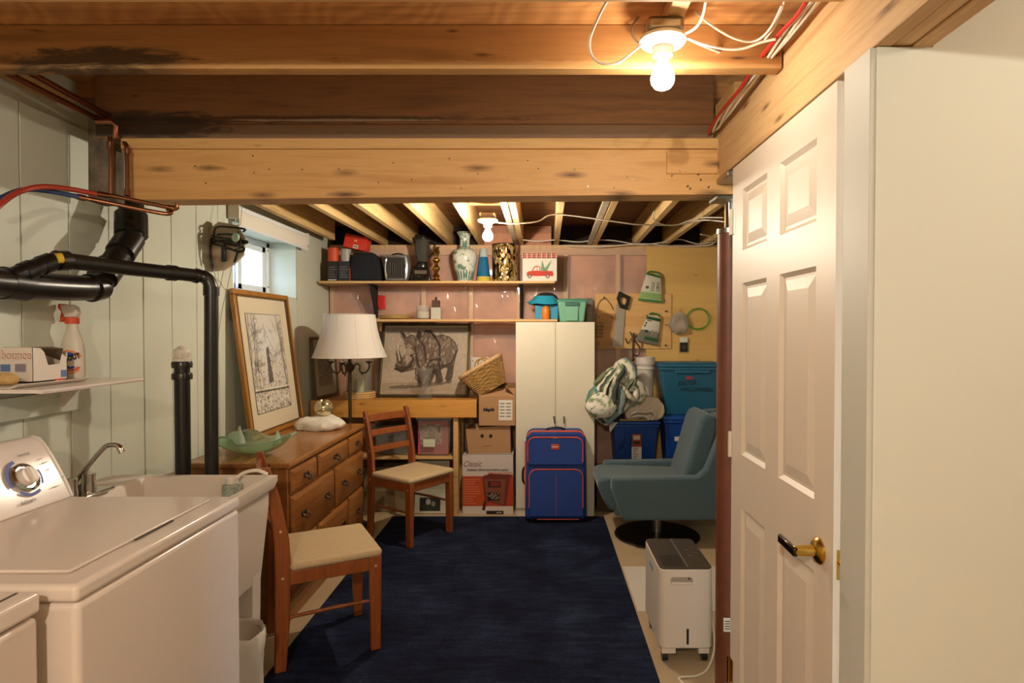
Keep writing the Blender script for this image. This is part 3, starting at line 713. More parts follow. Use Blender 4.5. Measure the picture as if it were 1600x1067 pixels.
MB().cyl((a.x, a.y, 0), (a.x, a.y, 1.30), .031, n=24).build('pipe_run', M['abs'], t)
for z in (1.295, 1.245): MB().lathe([(.0, 0), (.04, 0), (.041, .018), (.038, .028), (.0, .028)], (a.x, a.y, z), 24).build('coupling', M['abs'], t)
v = MB().lathe([(.0, 0), (.037, .0), (.038, .012), (.03, .018), (.033, .04), (.03, .05), (.018, .058), (.012, .066), (.0, .067)], (a.x, a.y, 1.323), 24).build('air_valve', M['whiteplastic'], t)
for k in range(12):
    an = 2 * math.pi * k / 12
    MB().hexa((a.x + .033 * math.cos(an), a.y + .033 * math.sin(an), 1.343), (a.x + .033 * math.cos(an), a.y + .033 * math.sin(an), 1.36), .006, .006).build('valve_rib', M['whiteplastic'], v)

t = thing('copper_supply_pipes', 'copper water pipes looping below the beam end', 'pipe', (-1.55, 2.27, 1.95))
for nm, pts in (('pipe', [W(172, 214, Y=2.29), W(173, 240, Y=2.285), W(173, 306, Y=2.28)]), ('pipe', [W(192, 224, Y=2.285), W(198, 232, Y=2.285), W(199, 305, Y=2.275)]),
                ('pipe', [W(146, 302, Y=2.16), W(180, 307, Y=2.2), W(258, 323, Y=2.29), W(272, 326, Y=2.3), W(277, 324, Y=2.3), W(277, 318, Y=2.3)]),
                ('pipe', [W(120, 307, Y=2.12), W(160, 315, Y=2.16), W(240, 331, Y=2.24), W(262, 334, Y=2.26), W(268, 331, Y=2.27), W(262, 327, Y=2.28)])):
    MB().tube(smoothpath(pts, 5), .0078, 12).build(nm, M['copper'], t)
for q in ((W(172, 222, Y=2.288), W(172, 232, Y=2.288)), (W(199, 232, Y=2.285), W(199, 240, Y=2.285)), (W(199, 296, Y=2.276), W(199, 306, Y=2.274)), (W(152, 303, Y=2.165), W(170, 306, Y=2.19)), (W(120, 307, Y=2.12), W(134, 310, Y=2.135)), (W(262, 324, Y=2.294), W(274, 326, Y=2.302))):
    MB().tube(q, .0105, 12).build('fitting', M['copper'], t)
tag(MB().tube(smoothpath([W(-20, 340, Y=1.84), W(0, 320, Y=1.88), W(25, 302, Y=1.93), W(60, 292, Y=2.0), W(100, 294, Y=2.08), W(150, 303, Y=2.163)], 6), .0088, 12).build('red_supply_hose', plain('red_hose', '#a83a26', .4), None), 'red water hose arching to the copper pipes', 'hose')
tag(MB().tube(smoothpath([W(-20, 320, Y=1.89), W(0, 310, Y=1.92), W(25, 299, Y=1.97), W(50, 296, Y=2.02), W(90, 301, Y=2.08), W(124, 308, Y=2.122)], 6), .0082, 12).build('blue_supply_hose', plain('blue_hose', '#31456e', .4), None), 'blue water hose arching below the red one', 'hose')
t = thing('ceiling_pipes', 'pair of dull copper pipes along the wall under the joists', 'pipe', (-1.73, 1.8, 2.26))
for (a, b, r) in ((W(-10, 82, Y=1.9), W(178, 186, Y=2.36), .011), (W(-10, 104, Y=1.9), W(172, 196, Y=2.36), .011)):
    MB().tube([a, b], r, 12).build('pipe', plain('dull_copper', '#7d4a35', .35, .9), t)
MB().tube([W(150, 190, Y=2.26), W(175, 190, Y=2.27), W(182, 196, Y=2.28), W(180, 214, Y=2.29)], .011, 12).build('elbow', M['copper'], t)

# wire rack with coiled cord hung on the panelling
t = thing('cord_bundle', 'black cord wound around a tan holder hanging beside the window', 'cord', (-1.72, 3.30, 1.72))
q = lambda x, y, dY=0: W(x, y, Y=3.32 + dY)
pl = [q(322, 362), q(341, 346), q(372, 352), q(384, 372), q(381, 398), q(366, 412), q(350, 421), q(334, 423), q(328, 400)]
MB().prism(pl, (-.02, .05, 0)).build('holder', plain('tan_plastic', '#b9a68f', .4), t, .004)
for pts in ([q(334, 372, -.02), q(338, 355, -.03), q(360, 355, -.03), q(382, 358, -.02), q(380, 362, -.01)], [q(330, 368, -.02), q(350, 372, -.035), q(375, 376, -.03), q(386, 377, -.02), q(382, 380, -.02), q(350, 376, -.035), q(330, 378, -.02)],
            [q(330, 380, -.02), q(352, 386, -.035), q(372, 393, -.03), q(381, 391, -.02), q(378, 386, -.02), q(345, 378, -.035), q(332, 372, -.02)], [q(330, 372, -.01), q(329, 395, -.02), q(334, 423, -.02)], [q(373, 362, -.02), q(372, 388, -.03), q(366, 410, -.02)],
            [q(340, 366, -.03), q(358, 366, -.04), q(374, 371, -.03), q(376, 384, -.03), q(366, 392, -.03)]):
    MB().tube(smoothpath(pts, 5), .0055, 8).build('cord_loop', M['black'], t)
MB().prism([q(345, 385, -.03), q(351, 378, -.03), q(352, 408, -.03), q(345, 409, -.03)], (0, .015, 0)).build('dark_plug', M['black'], t, .002)
MB().ell(q(368, 371, -.035), (.022, .012, .026)).build('green_globe', plain('teal_glass', '#b5d8c4', .1), t)
t = thing('white_string', 'thin knotted string hanging down from the tan cord holder', 'string', tuple(q(345, 440)))
for pts in ([q(334, 420), q(338, 436), q(345, 443), q(338, 470), q(332, 520), q(330, 560)], [q(350, 420), q(346, 442), q(352, 452), q(364, 454)], [q(363, 412), q(356, 446), q(346, 490), q(340, 540)], [q(378, 320, .1), q(376, 352, .05)]):
    MB().tube(smoothpath(pts, 4), .0018, 6).build('strand', plain('string', '#a39a88', .8) if 'string' not in bpy.data.materials else bpy.data.materials['string'], t)

# blind rolled at the top of the window
t = thing('roller_blind', 'white fabric blind rolled up at the top of the window', 'blind', (-1.77, 4.05, 2.08))
box(-1.805, 3.52, 2.158, -1.765, 4.58, 2.186).build('head_rail', M['frame'], t, .004)
MB().cyl((-1.770, 3.54, 2.135), (-1.770, 4.56, 2.135), .024, n=20).build('fabric_roll', plain('blind_fabric', '#ddd6c9', .7), t)
box(-1.752, 3.54, 2.068, -1.748, 4.56, 2.150).build('fabric_drop', bpy.data.materials['blind_fabric'], t)
MB().cyl((-1.750, 3.53, 2.064), (-1.750, 4.57, 2.064), .008, n=12).build('bottom_bar', M['frame'], t)
for y in (3.525, 4.575): box(-1.806, y - .006, 2.10, -1.74, y + .006, 2.186).build('bracket', M['whiteplastic'], t, .003)
MB().tube(smoothpath([(-1.76, 3.52, 2.13), (-1.745, 3.49, 2.10), (-1.76, 3.50, 2.05), (-1.80, 3.51, 1.98)], 4), .002, 6).build('cord', M['cable'], t)

# ================================================================== DRESSER SIDE
t = thing('dresser', 'brown maple dresser with raised drawer fronts and batwing pulls', 'dresser', (-1.49, 3.58, 0))
DXF = -1.245
MB().box(-1.745, 2.975, .07, DXF, 4.20, .782).build('carcass', M['maple'], t, .003)
MB().box(-1.755, 2.945, .783, -1.222, 4.215, .81).build('top', wood('dresser_top', '#7e4c24', '#9a6632', 'Y', .22, 0, bump=.03), t, .007, seg=3)
MB().box(-1.74, 2.985, 0, DXF - .008, 4.19, .07).build('plinth', M['maple'], t, .004)
def pull(y, z, par):
    p = MB().prism([(DXF + .0225, y - .038, z + .004), (DXF + .0225, y - .026, z + .017), (DXF + .0225, y - .012, z + .010), (DXF + .0225, y, z + .016), (DXF + .0225, y + .012, z + .010), (DXF + .0225, y + .026, z + .017), (DXF + .0225, y + .038, z + .004), (DXF + .0225, y + .02, z - .010), (DXF + .0225, y, z - .016), (DXF + .0225, y - .02, z - .010)], (.003, 0, 0)).build('pull', M['darkmetal'], par)
    m = MB().tube(smoothpath([(DXF + .027, y - .026, z + .004), (DXF + .042, y - .025, z - .008), (DXF + .044, y - .012, z - .02), (DXF + .044, y + .012, z - .02), (DXF + .042, y + .025, z - .008), (DXF + .027, y + .026, z + .004)], 4), .0038, 8)
    m.build('pull', M['darkmetal'], par)
for (z0, z1, cols) in ((.645, .765, ((2.99, 3.325, 1), (3.365, 3.86, 1), (3.895, 4.185, 1))), (.395, .63, ((2.99, 3.60, 2), (3.64, 4.185, 2))), (.125, .38, ((2.99, 3.325, 1), (3.365, 3.86, 2), (3.895, 4.185, 1)))):
    for a, b, np_ in cols:
        e = .018
        q = lambda x, e: [(x, a + e, z0 + e), (x, b - e, z0 + e), (x, b - e, z1 - e), (x, a + e, z1 - e)]
        dr = MB().add(q(DXF, 0) + q(DXF + .010, 0) + q(DXF + .022, e), [(r * 4 + k, r * 4 + (k + 1) % 4, r * 4 + 4 + (k + 1) % 4, r * 4 + 4 + k) for r in range(2) for k in range(4)] + [(8, 9, 10, 11)]).build('drawer', M['maple'], t, .002)
        for k in range(np_):
            y = (a + b) / 2 if np_ == 1 else a + (b - a) * (.22 + .56 * k)
            pull(y, (z0 + z1) / 2, dr)

# framed winter print leaning on the wall
def frame_pic(name, lab, bl, br, tl, wf, depth, matf, canvas, margin, mat_c, cat='picture', inner=None):
    """thin picture with a moulded frame; bl, br, tl are world corners"""
    bl, br, tl = Vector(bl), Vector(br), Vector(tl); u = br - bl; v = tl - bl; U, V = u.length, v.length; u.normalize(); v = (v - u * v.dot(u)).normalized(); n = u.cross(v)
    t = thing(name, lab, cat, tuple(bl + u * U / 2))
    P = lambda a, b, c: bl + u * a + v * b + n * c
    def bar(a0, b0, a1, b1): return MB().add([P(a0, b0, -depth), P(a1, b0, -depth), P(a1, b1, -depth), P(a0, b1, -depth), P(a0, b0, 0), P(a1, b0, 0), P(a1, b1, 0), P(a0, b1, 0)], [(0, 3, 2, 1), (4, 5, 6, 7), (0, 1, 5, 4), (1, 2, 6, 5), (2, 3, 7, 6), (3, 0, 4, 7)])
    for r in ((0, 0, U, wf), (0, V - wf, U, V), (0, wf, wf, V - wf), (U - wf, wf, U, V - wf)):
        bar(*r).build('frame', matf, t, wf * .22, seg=3)
        if inner:
            a0, b0, a1, b1 = r
    if inner:
        k = wf
        for r in ((k, k, U - k, k + .006), (k, V - k - .006, U - k, V - k), (k, k, k + .006, V - k), (U - k - .006, k, U - k, V - k)):
            bar(*r).build('inner_fillet', inner, t)
    MB().add([P(wf * .5, wf * .5, -depth * .7), P(U - wf * .5, wf * .5, -depth * .7), P(U - wf * .5, V - wf * .5, -depth * .7), P(wf * .5, V - wf * .5, -depth * .7)], [(0, 1, 2, 3)]).build('mount', mat_c, t)
    a0, b0, a1, b1 = [wf + m for m in margin[:2]] + [U - wf - margin[2], V - wf - margin[3]]
    if canvas: canvas.build('picture_print', P(a0, b0, -depth * .6), u * (a1 - a0), v * (b1 - b0), M['art'], t)
    if max(margin) > .02:
        e = .004
        for (q0, w0, q1, w1) in ((a0 - e, b0 - e, a1 + e, b0), (a0 - e, b1, a1 + e, b1 + e), (a0 - e, b0, a0, b1), (a1, b0, a1 + e, b1)):
            MB().add([P(q0, w0, -depth * .58), P(q1, w0, -depth * .58), P(q1, w1, -depth * .58), P(q0, w1, -depth * .58)], [(0, 1, 2, 3)]).build('mount_line', M['ink_grey'], t)
    return t


rg = random.Random(3)
cv = Canvas(120, 170, '#cdc6b8')
cv.blend(np.exp(-((cv.x - .45) ** 2 / .1 + (cv.y - .72) ** 2 / .04)), '#d6dbe0', .6)
def twig(x, y, a, L, wd, dep):
    x1, y1 = x + L * math.cos(a), y + L * math.sin(a) / 1.3
    cv.line((x, y), (x1, y1), wd, '#3c3430', .8)
    if dep:
        for k in range(3): twig(x + (x1 - x) * (.4 + .3 * k), y + (y1 - y) * (.4 + .3 * k), a + rg.uniform(-.9, .9), L * .55, wd * .6, dep - 1)
for x in (.06, .14, .2, .82, .88):
    xx, y = x, 1.0
    while y > .3:
        x2, y2 = xx + rg.uniform(-.035, .045), y - .1; cv.line((xx, y), (x2, y2), .008, '#4a413c', .85); twig(x2, y2, rg.choice([-1, 1]) * rg.uniform(.3, 1.6) - .3, .14, .0035, 2); xx, y = x2, y2
for k in range(26): twig(rg.random(), rg.uniform(.55, 1), rg.uniform(-2.6, -.4), .16, .003, 2)
for k in range(24):
    yy = .30 + .37 * k / 24; w = .055 * (1 - .75 * (k / 24)) + rg.uniform(0, .015); cv.line((.48 - w, yy - .015), (.48 + w, yy), .012, '#39333d', .85)
for k in range(700):
    x, y = rg.random(), rg.random() ** 1.6 * .5
    if x < .35 or y < .3 or rg.random() < .25: cv.ell(x, y, rg.uniform(.004, .018), rg.choice(['#4a423c', '#6b6058', '#8d8378', '#e2ddd2']), .7)
cv.line((0, .215), (1, .20), .012, '#3a322d', .9); cv.line((0, .235), (1, .222), .008, '#dcd6ca', .8)
for k in range(9): cv.ell(.06 + .11 * k, .1, .03, '#ddd8cd', .5, .05)
M['goldframe'] = wood('gold_oak_frame', '#80551f', '#a6732e', 'Z', .35, 0)
M['mount'] = plain('cream_mount', '#cfc3a8', .8)
bl, br, tl = Vector((-1.662, 3.50, .8125)), Vector((-1.672, 4.29, .8125)), Vector((-1.770, 3.515, 1.70))
frame_pic('framed_print', 'gold framed winter tree print leaning on the wall below the window', bl, br, tl, .032, .028, M['goldframe'], cv, (.115, .11, .115, .11), M['mount'], inner=plain('dark_gold', '#5a3a18', .4))

cv = Canvas(70, 80, '#9a927f')
cv.noise('#4d493c', .35, 4, 3, .8); cv.rect(0, .75, 1, 1, '#b3ab98', .8); cv.rect(0, 0, 1, .2, '#8b8069', .5)
for k in range(14): cv.line((rg.random(), rg.uniform(.1, .5)), (rg.random(), rg.uniform(.3, .8)), .008, '#3d3a30', .6)
frame_pic('framed_sketch', 'dim brown framed landscape sketch propped behind the lamp', (-1.755, 4.74, .915), (-1.70, 5.13, .915), (-1.79, 4.745, 1.405), .022, .02, plain('brown_frame', '#5f4628', .4), cv, (.07, .08, .07, .08), plain('grey_mount', '#a89f8a', .8))

# green glass dish
t = thing('glass_dish', 'pale green free form glass dish on the dresser top', 'dish', (-1.52, 3.16, .811))
n = 48; vs = []; fs = []; rings = [(.0, 0), (.05, .0), (.10, .018), (.135, .045), (.15, .07)]
for j, (r, z) in enumerate(rings):
    for k in range(n):
        a = 2 * math.pi * k / n; w = (j / 4) ** 2; rr = r * (1.15 if j else 1) * (1 + .16 * w * math.cos(5 * a + 1)); zz = z + w * (.035 * max(0, math.cos(3 * a + .6)) ** 2 + .03 * max(0, math.cos(a - 2.6)) ** 6)
        vs.append((-1.50 + rr * math.cos(a) * 1.05, 3.17 + rr * math.sin(a) * .75, .813 + zz))
for j in range(4):
    for k in range(n): fs.append((j * n + k, j * n + (k + 1) % n, j * n + n + (k + 1) % n, j * n + n + k))
go = MB().add(vs, fs).build('bowl', None, t, subsurf=1)
gm = NT('green_glass'); gm.col('#cfe8cc'); gm.set(.06, 0, Transmission_Weight=.8, IOR=1.2); go.data.materials.append(gm.m)
so = go.modifiers.new('solid', 'SOLIDIFY'); so.thickness = .006
for (a, h, w) in ((2.5, .09, .03), (.35, .07, .028)):
    c = Vector((-1.50 + .12 * math.cos(a), 3.17 + .07 * math.sin(a), .86)); MB().lathe([(w, 0), (w * .8, h * .3), (w * .35, h * .7), (.004, h)], c, 16).build('peak', clear('pale_glass', '#dfeee0', amount=.6), t)
MB().tube(smoothpath([(-1.42, 3.2, .86), (-1.36, 3.24, .88), (-1.315, 3.27, .91)], 4), [.02, .018, .017, .015, .013, .011, .009, .007, .004], 10).build('tail', clear('pale_green_glass', '#cfe6c8', amount=.55), t)

# white stone and mercury glass globe
m = MB().ell((0, 0, 0), (.165, .10, .055), 40, 24).jitter(.03, 9, 2).jitter(.012, 26, 5)
zmin = min(p.z for p in m.v); m.v = [Vector((p.x, p.y, max(p.z, -.03))) for p in m.v]
m.xf(Matrix.Translation((-1.44, 3.97, .8412)) @ Matrix.Rotation(R(-6), 4, 'Z'))
tag(m.build('white_stone', plain('white_rock', '#d8d2c6', .6, var=.06, vs=20, bump=.4, bs=50), None), 'rough white stone slab on the dresser under the silver globe', 'stone')
zt = max(p.z for p in m.v)
t = thing('candle_globe', 'round mercury glass candle globe on the white stone', 'candle holder', (-1.43, 4.0, .89))
MB().lathe([(.0, .0), (.03, .002), (.05, .02), (.06, .05), (.056, .08), (.042, .102), (.036, .106), (.033, .1), (.05, .078), (.054, .05), (.045, .025), (.0, .012)], (-1.43, 4.0, .889), 28).build('globe', plain('mercury_glass', '#cbbf9d', .12, .85, var=.3, vs=30, bump=.3, bs=40), t)
MB().cyl((-1.43, 4.0, .905), (-1.43, 4.0, .93), .028).build('candle', M['paper'], t)

# floor lamp
LX, LY = -1.405, 4.47
t = thing('floor_lamp', 'three armed bronze floor lamp with a white bell shade', 'lamp', (LX, LY, 0))
M['shade'] = NT('lamp_shade'); s = M['shade']; s.col('#e4ddd5'); s.set(.85); tl_ = s.n.new('ShaderNodeBsdfTranslucent'); tl_.inputs[0].default_value = rgba('#e2dacf'); mx = s.n.new('ShaderNodeMixShader'); mx.inputs[0].default_value = .3
s.link(s.b.outputs[0], mx.inputs[1]); s.link(tl_.outputs[0], mx.inputs[2]); s.link(mx.outputs[0], s.out.inputs[0]); M['shade'] = s.m
sz = 1.262
pr = [(.262, 0), (.235, .07), (.212, .14), (.193, .22), (.181, .308)]
sh = MB().lathe([(r, z) for r, z in pr] + [(r - .003, z) for r, z in pr[::-1]] + [pr[0]], (LX, LY, sz), 56).build('shade', M['shade'], t)
for k in range(10):
    a = 2 * math.pi * k / 10 + .2
    MB().tube([(LX + r * math.cos(a), LY + r * math.sin(a), sz + z) for r, z in pr], .0022, 6).build('seam', M['shade'], sh)
for z, r in ((0, .262), (.308, .181)): MB().tube([(LX + r * math.cos(2 * math.pi * k / 56), LY + r * math.sin(2 * math.pi * k / 56), sz + z) for k in range(56)], .004, 8, True).build('trim_band', M['shade'], sh)
MB().cyl((LX, LY, .03), (LX, LY, 1.30), .0125, n=16).build('pole', M['darkmetal'], t)
MB().cyl((LX, LY, 1.30), (LX, LY, 1.58), .005, n=10).build('rod', M['darkmetal'], t)
MB().lathe([(.0, 0), (.14, 0), (.145, .012), (.12, .02), (.03, .035), (.012, .06), (.0, .06)], (LX, LY, 0), 36).build('base', M['darkmetal'], t)
MB().lathe([(.012, 0), (.02, .01), (.035, .03), (.037, .045), (.025, .06), (.014, .072), (.0, .075)], (LX, LY, 1.145), 24).build('hub', M['darkmetal'], t)
for k, a in enumerate((R(0), R(180), R(265))):
    d_ = Vector((math.cos(a), math.sin(a), 0)); c = Vector((LX, LY, 1.19)); z = Vector((0, 0, 1))
    pts = [c + d_ * .03, c + d_ * .05 + z * .022, c + d_ * .075 + z * .005, c + d_ * .07 - z * .02, c + d_ * .085 - z * .045, c + d_ * .12 - z * .04, c + d_ * .142 - z * .005, c + d_ * .14 + z * .025]
    ar = MB().tube(smoothpath(pts, 5), .006, 10).build('arm', M['darkmetal'], t)
    e = c + d_ * .14 + z * .025
    MB().lathe([(.0, 0), (.012, 0), (.026, .01), (.027, .014), (.0, .012)], e, 18).build('drip_cup', M['darkmetal'], ar)
    MB().cyl(e + z * .012, e + z * .085, .012, n=14).build('candle_sleeve', M['whiteplastic'], ar)
    MB().lathe([(.0, -.018), (.005, -.014), (.003, -.006), (.006, 0)], c + d_ * .09 - z * .05, 10).build('finial', M['darkmetal'], ar)

# ------------------------------------------------ chairs
M['seatcloth'] = plain('cream_upholstery', '#bfa882', .9, var=.05, vs=60, bump=.25, bs=220)
M['boltc'] = plain('bolt_cap', '#cdb38a', .35, .3)
def make_chair():
    t = thing('dining_chair', '', 'chair', group='matching brown dining chairs')
    for sy in (-1, 1):
        y = sy * .19
        leg = [(-.205, 0), (-.195, .2), (-.190, .42), (-.195, .56), (-.225, .74), (-.255, .875)]
        w = [(.020, .020)] * 6; hw = [.024, .029, .032, .030, .025, .017]
        vs = []; fs = []
        for (x, z), q in zip(leg, hw): vs += [(x - q, y - .0125, z), (x + q, y - .0125, z), (x + q, y + .0125, z), (x - q, y + .0125, z)]
        for i in range(5): fs += [(i * 4 + k, i * 4 + (k + 1) % 4, i * 4 + 4 + (k + 1) % 4, i * 4 + 4 + k) for k in range(4)]
        fs += [(3, 2, 1, 0), (20, 21, 22, 23)]
        l = MB().add(vs, fs).build('rear_leg', M['chairwood'], t, .006, local=True)
        for (x, z) in ((-.193, .40), (-.20, .60), (-.245, .83)): MB().cyl((x, y + sy * .0122, z), (x, y + sy * .014, z), .006, n=12).build('bolt_cap', M['boltc'], l, local=True)
        fl = MB().taper((.195, y, 0), (.021, .017), (.027, .017), .428).build('front_leg', M['chairwood'], t, .004, local=True)
        MB().cyl((.195, y + sy * .0158, .385), (.195, y + sy * .0175, .385), .006, n=12).build('bolt_cap', M['boltc'], fl, local=True)
        MB().hexa((-.18, y, .395), (.19, y, .395), .022, .06).build('seat_rail', M['chairwood'], t, .003, local=True)
        MB().tube([(-.19, y, .225), (.0, y, .228), (.18, y, .225)], [.007, .009, .007], 10).build('stretcher', M['chairwood'], t, local=True)
    MB().hexa((.197, -.19, .395), (.197, .19, .395), .022, .06).build('seat_rail', M['chairwood'], t, .003, local=True)
    MB().hexa((-.175, -.19, .39), (-.175, .19, .39), .022, .05).build('seat_rail', M['chairwood'], t, .003, local=True)
    s = MB().box(-.205 + .04, -.215, .425, .225, .215, .462).build('seat', M['seatcloth'], t, .018, local=True, seg=4)
    for z, h in ((.82, .05), (.715, .042), (.60, .042)):
        x = -.20 - (z - .56) * .175 if z > .56 else -.2
        pts = [(x - .02 * (1 - (k / 4 - 1) ** 2) , -.19 + .38 * k / 8, z) for k in range(9)]
        m = MB(); vs = []; fs = []
        for p in pts: vs += [(p[0] - .009, p[1], z - h / 2), (p[0] + .009, p[1], z - h / 2), (p[0] + .003, p[1], z + h / 2), (p[0] - .015, p[1], z + h / 2)]
        for i in range(8): fs += [(i * 4 + k, i * 4 + (k + 1) % 4, i * 4 + 4 + (k + 1) % 4, i * 4 + 4 + k) for k in range(4)]
        fs += [(3, 2, 1, 0), (32, 33, 34, 35)]
        m.add(vs, fs).build('back_slat', M['chairwood'], t, .004, local=True)
    return t
ch = make_chair(); ch.location = (-1.015, 2.815, .009); ch.rotation_euler.z = R(28.5); ch['label'] = 'brown slat back chair with cream seat, standing beside the utility tub'
c2 = copy_tree(ch); c2.location = (-.925, 4.30, .009); c2.rotation_euler.z = R(-35); c2['label'] = 'brown slat back chair with cream seat, turned toward the suitcase before the bench'

# ------------------------------------------------ rug
M['rug'] = NT('navy_rug'); s = M['rug']
f = s.math('ADD', s.math('MULTIPLY', s.noise(s.coords((3, 18, 1)), 1.6, 7, .3, .7), .35), s.math('ADD', s.math('MULTIPLY', s.noise(s.coords((1, 1, 1)), 3.2, 4, .5), .35), s.math('MULTIPLY', s.noise(s.coords((60, 260, 1)), 1.0, 3), .3)))
s.col(s.ramp(f, [(.38, '#0d0f19'), (.5, '#191f34'), (.64, '#303a54')])); s.bump(s.noise(s.coords((150, 420, 1)), 1.0, 2), .5, .004)
M['rug'] = s.set(.95, 0, .1)
rg_o = MB().box(-1.155, 1.45, .001, .492, 4.715, .0085).build('area_rug', M['rug'], None, .003)
tag(rg_o, 'dark navy blue rug covering most of the floor', 'rug')
tag(box(.503, 3.12, .0008, 1.10, 3.72, .004).build('floor_board', plain('pale_board', '#c9c3ba', .7), None), 'flat pale sheet lying between the rug and the dehumidifier', 'sheet')

# ================================================================== WORKBENCH AND REAR SHELVES
t = thing('workbench', 'plank workbench with a thick knotty front against the rear wall', 'workbench', (-1.0, 4.95, 0))
box(-1.79, 4.74, .878, -.505, 5.16, .910).build('bench_top', M['benchwood'], t, .003)
box(-1.79, 4.715, .778, -.500, 4.74, .912).build('front_apron', M['benchwood'], t, .003)
for x in (-.685, -1.72): box(x, 4.745, .0, x + .038, 4.83, .878).build('leg', M['shelfwood'], t, .002)
for x in (-.685, -1.72): box(x, 5.07, .0, x + .038, 5.15, .878).build('leg', M['shelfwood'], t, .002)
box(-1.68, 4.75, .445, -.69, 5.14, .463).build('lower_shelf', M['shelfwood'], t, .002)
# upper wall shelf
t = thing('wall_shelf', 'upper pine shelf with the vase on black brackets', 'shelf', (-.8, 5.0, 1.83))
box(-1.79, 4.90, 1.836, .112, 5.155, 1.855).build('shelf_board', M['shelfwood'], t, .002)
for x in (-1.392, -.165):
    MB().box(x - .014, 5.148, 1.56, x + .014, 5.158, 1.835).box(x - .014, 4.92, 1.826, x + .014, 5.15, 1.835).prism([(x - .006, 4.96, 1.83), (x - .006, 5.15, 1.83), (x - .006, 5.15, 1.57), (x - .006, 5.12, 1.57)], (.012, 0, 0)).build('bracket', M['ink'], t)
t = thing('wall_shelf', 'lower pine shelf over the rhinoceros picture', 'shelf', (-.6, 5.0, 1.525))
box(-1.37, 4.92, 1.528, .135, 5.16, 1.548).build('shelf_board', M['shelfwood'], t, .002)
for x in (-1.345, -.14): box(x - .01, 5.10, 1.45, x + .01, 5.16, 1.527).build('cleat', M['shelfwood'], t)
US, LS = 1.8556, 1.5486

def px(x, Y): return (x - 845) * Y / F + 0.0
def wx(x, Y): return W(x, 440, Y=Y).x
def wz(y, Y): return W(845, y, Y=Y).z

# --- upper shelf, from the panelled wall toward the plywood
Yf = 4.93
for k, (a, b, lab) in enumerate(((511, 527.5, 'black printed carton at the shelf end under the orange can'), (528.5, 546.5, 'black printed carton with orange side under the white can'))):
    t = thing('coffee_carton', lab, 'box', (wx((a + b) / 2, Yf), Yf + .07, US))
    x0, x1 = wx(a, Yf), wx(b, Yf)
    box(x0, Yf, US, x1, Yf + .14, wz(408, Yf)).build('carton', plain('black_carton', '#24201d', .5), t, .002)
    for j in range(5): box(x0 + .012, Yf - .0008, US + .03 + j * .02, x1 - .012 - .01 * (j % 3), Yf, US + .037 + j * .02).build('print_line', M['ink_grey'], t)
    if k: box(x1, Yf + .002, US, x1 + .002, Yf + .13, US + .11).build('orange_side', M['orange'], t)
    else: box(x0 + .008, Yf - .001, US + .006, x1 - .01, Yf, US + .014).build('cream_print', M['paper'], t)
zc = wz(408, Yf) + .0006
for (a, b, top, mat, lab) in ((512, 529, 387, M['orange'], 'orange can on the black carton at the shelf end'), (532, 548, 389, plain('white_tin', '#a6a09a', .4), 'white can between the orange can and the dark bag')):
    r = (wx(b, Yf + .05) - wx(a, Yf + .05)) / 2; x = (wx(a, Yf + .05) + wx(b, Yf + .05)) / 2; h = wz(top, Yf + .05) - zc
    t = thing('coffee_can', lab, 'can', (x, Yf + .06, zc))
    MB().lathe([(.0, 0), (r * .97, 0), (r, .004), (r, h * .86), (.0, h * .86)], (x, Yf + .06, zc), 28).build('can', mat, t)
    MB().lathe([(.0, h * .86), (r * 1.03, h * .86), (r * 1.03, h * .97), (r * .95, h), (.0, h)], (x, Yf + .06, zc), 28).build('lid', mat if mat != M['orange'] else plain('orange_lid', '#c9442a', .4), t)
# dark cloth bag
x0, x1 = wx(547, Yf), wx(592, Yf); hb_ = wz(394, Yf) - US
m = MB().prism([(x0, Yf, US), (x1 + .01, Yf, US), (x1 + .004, Yf, US + hb_ * .5), (x1 - .03, Yf, US + hb_ * .9), (x1 - .06, Yf, US + hb_), (x0 + .02, Yf, US + hb_), (x0 - .005, Yf, US + hb_ * .6)], (0, .16, 0))
tag(m.build('fabric_bag', plain('navy_cloth', '#12131a', .9, bump=.5, bs=60), None, .02, seg=3), 'dark navy cloth bag under the tilted red box', 'bag')
# red box balanced on the bag and can
t = thing('shoe_box', 'bright red box tilted on top of the dark bag', 'box', tuple(W(556, 405, Y=4.985)))
Mr = Matrix.Translation(W(556, 378.5, Y=4.985)) @ Matrix.Rotation(R(-11.5), 4, 'Y').inverted().inverted()
MB().box(-.093, -.06, -.056, .093, .06, .056).xf(Matrix.Translation(W(556, 378.5, Y=4.985) + Vector((0, .05, 0))) @ Matrix.Rotation(R(11.5), 4, 'Y')).build('carton', plain('red_card', '#d33522', .5), t, .002)
Mq = Matrix.Translation(W(556, 378.5, Y=4.985) + Vector((0, .05, 0))) @ Matrix.Rotation(R(11.5), 4, 'Y')
MB().box(-.012, -.0612, -.05, .03, -.06, -.022).xf(Mq).build('barcode_label', M['paper'], t)
MB().box(-.006, -.0618, -.042, .024, -.0612, -.03).xf(Mq).build('print_line', M['ink_grey'], t)
MB().box(-.012, -.0612, .004, .012, -.06, .018).xf(Mq).build('pale_mark', plain('pale_mark', '#e8a76a', .5), t)
# wine glasses behind the heater
for (x, y0) in ((603, 375), (620, 372)):
    p = W(x, y0, Y=5.08)
    tag(MB().lathe([(.0, 0), (.036, .001), (.034, .004), (.005, .008), (.0045, .085), (.012, .10), (.032, .125), (.039, .16), (.036, .20), (.031, .225), (.030, .225), (.035, .20), (.0375, .16), (.031, .127), (.008, .102), (.0, .1)], (p.x, 5.09, US), 24).build('wine_glass', clear('thin_glass', '#f3f1ee', amount=.72), None), 'stemmed clear wine glass behind the silver heater, ' + ('on the side of the dark bag' if x == 603 else 'on the side of the blender'), 'glass', 'stemmed wine glasses on the shelf')
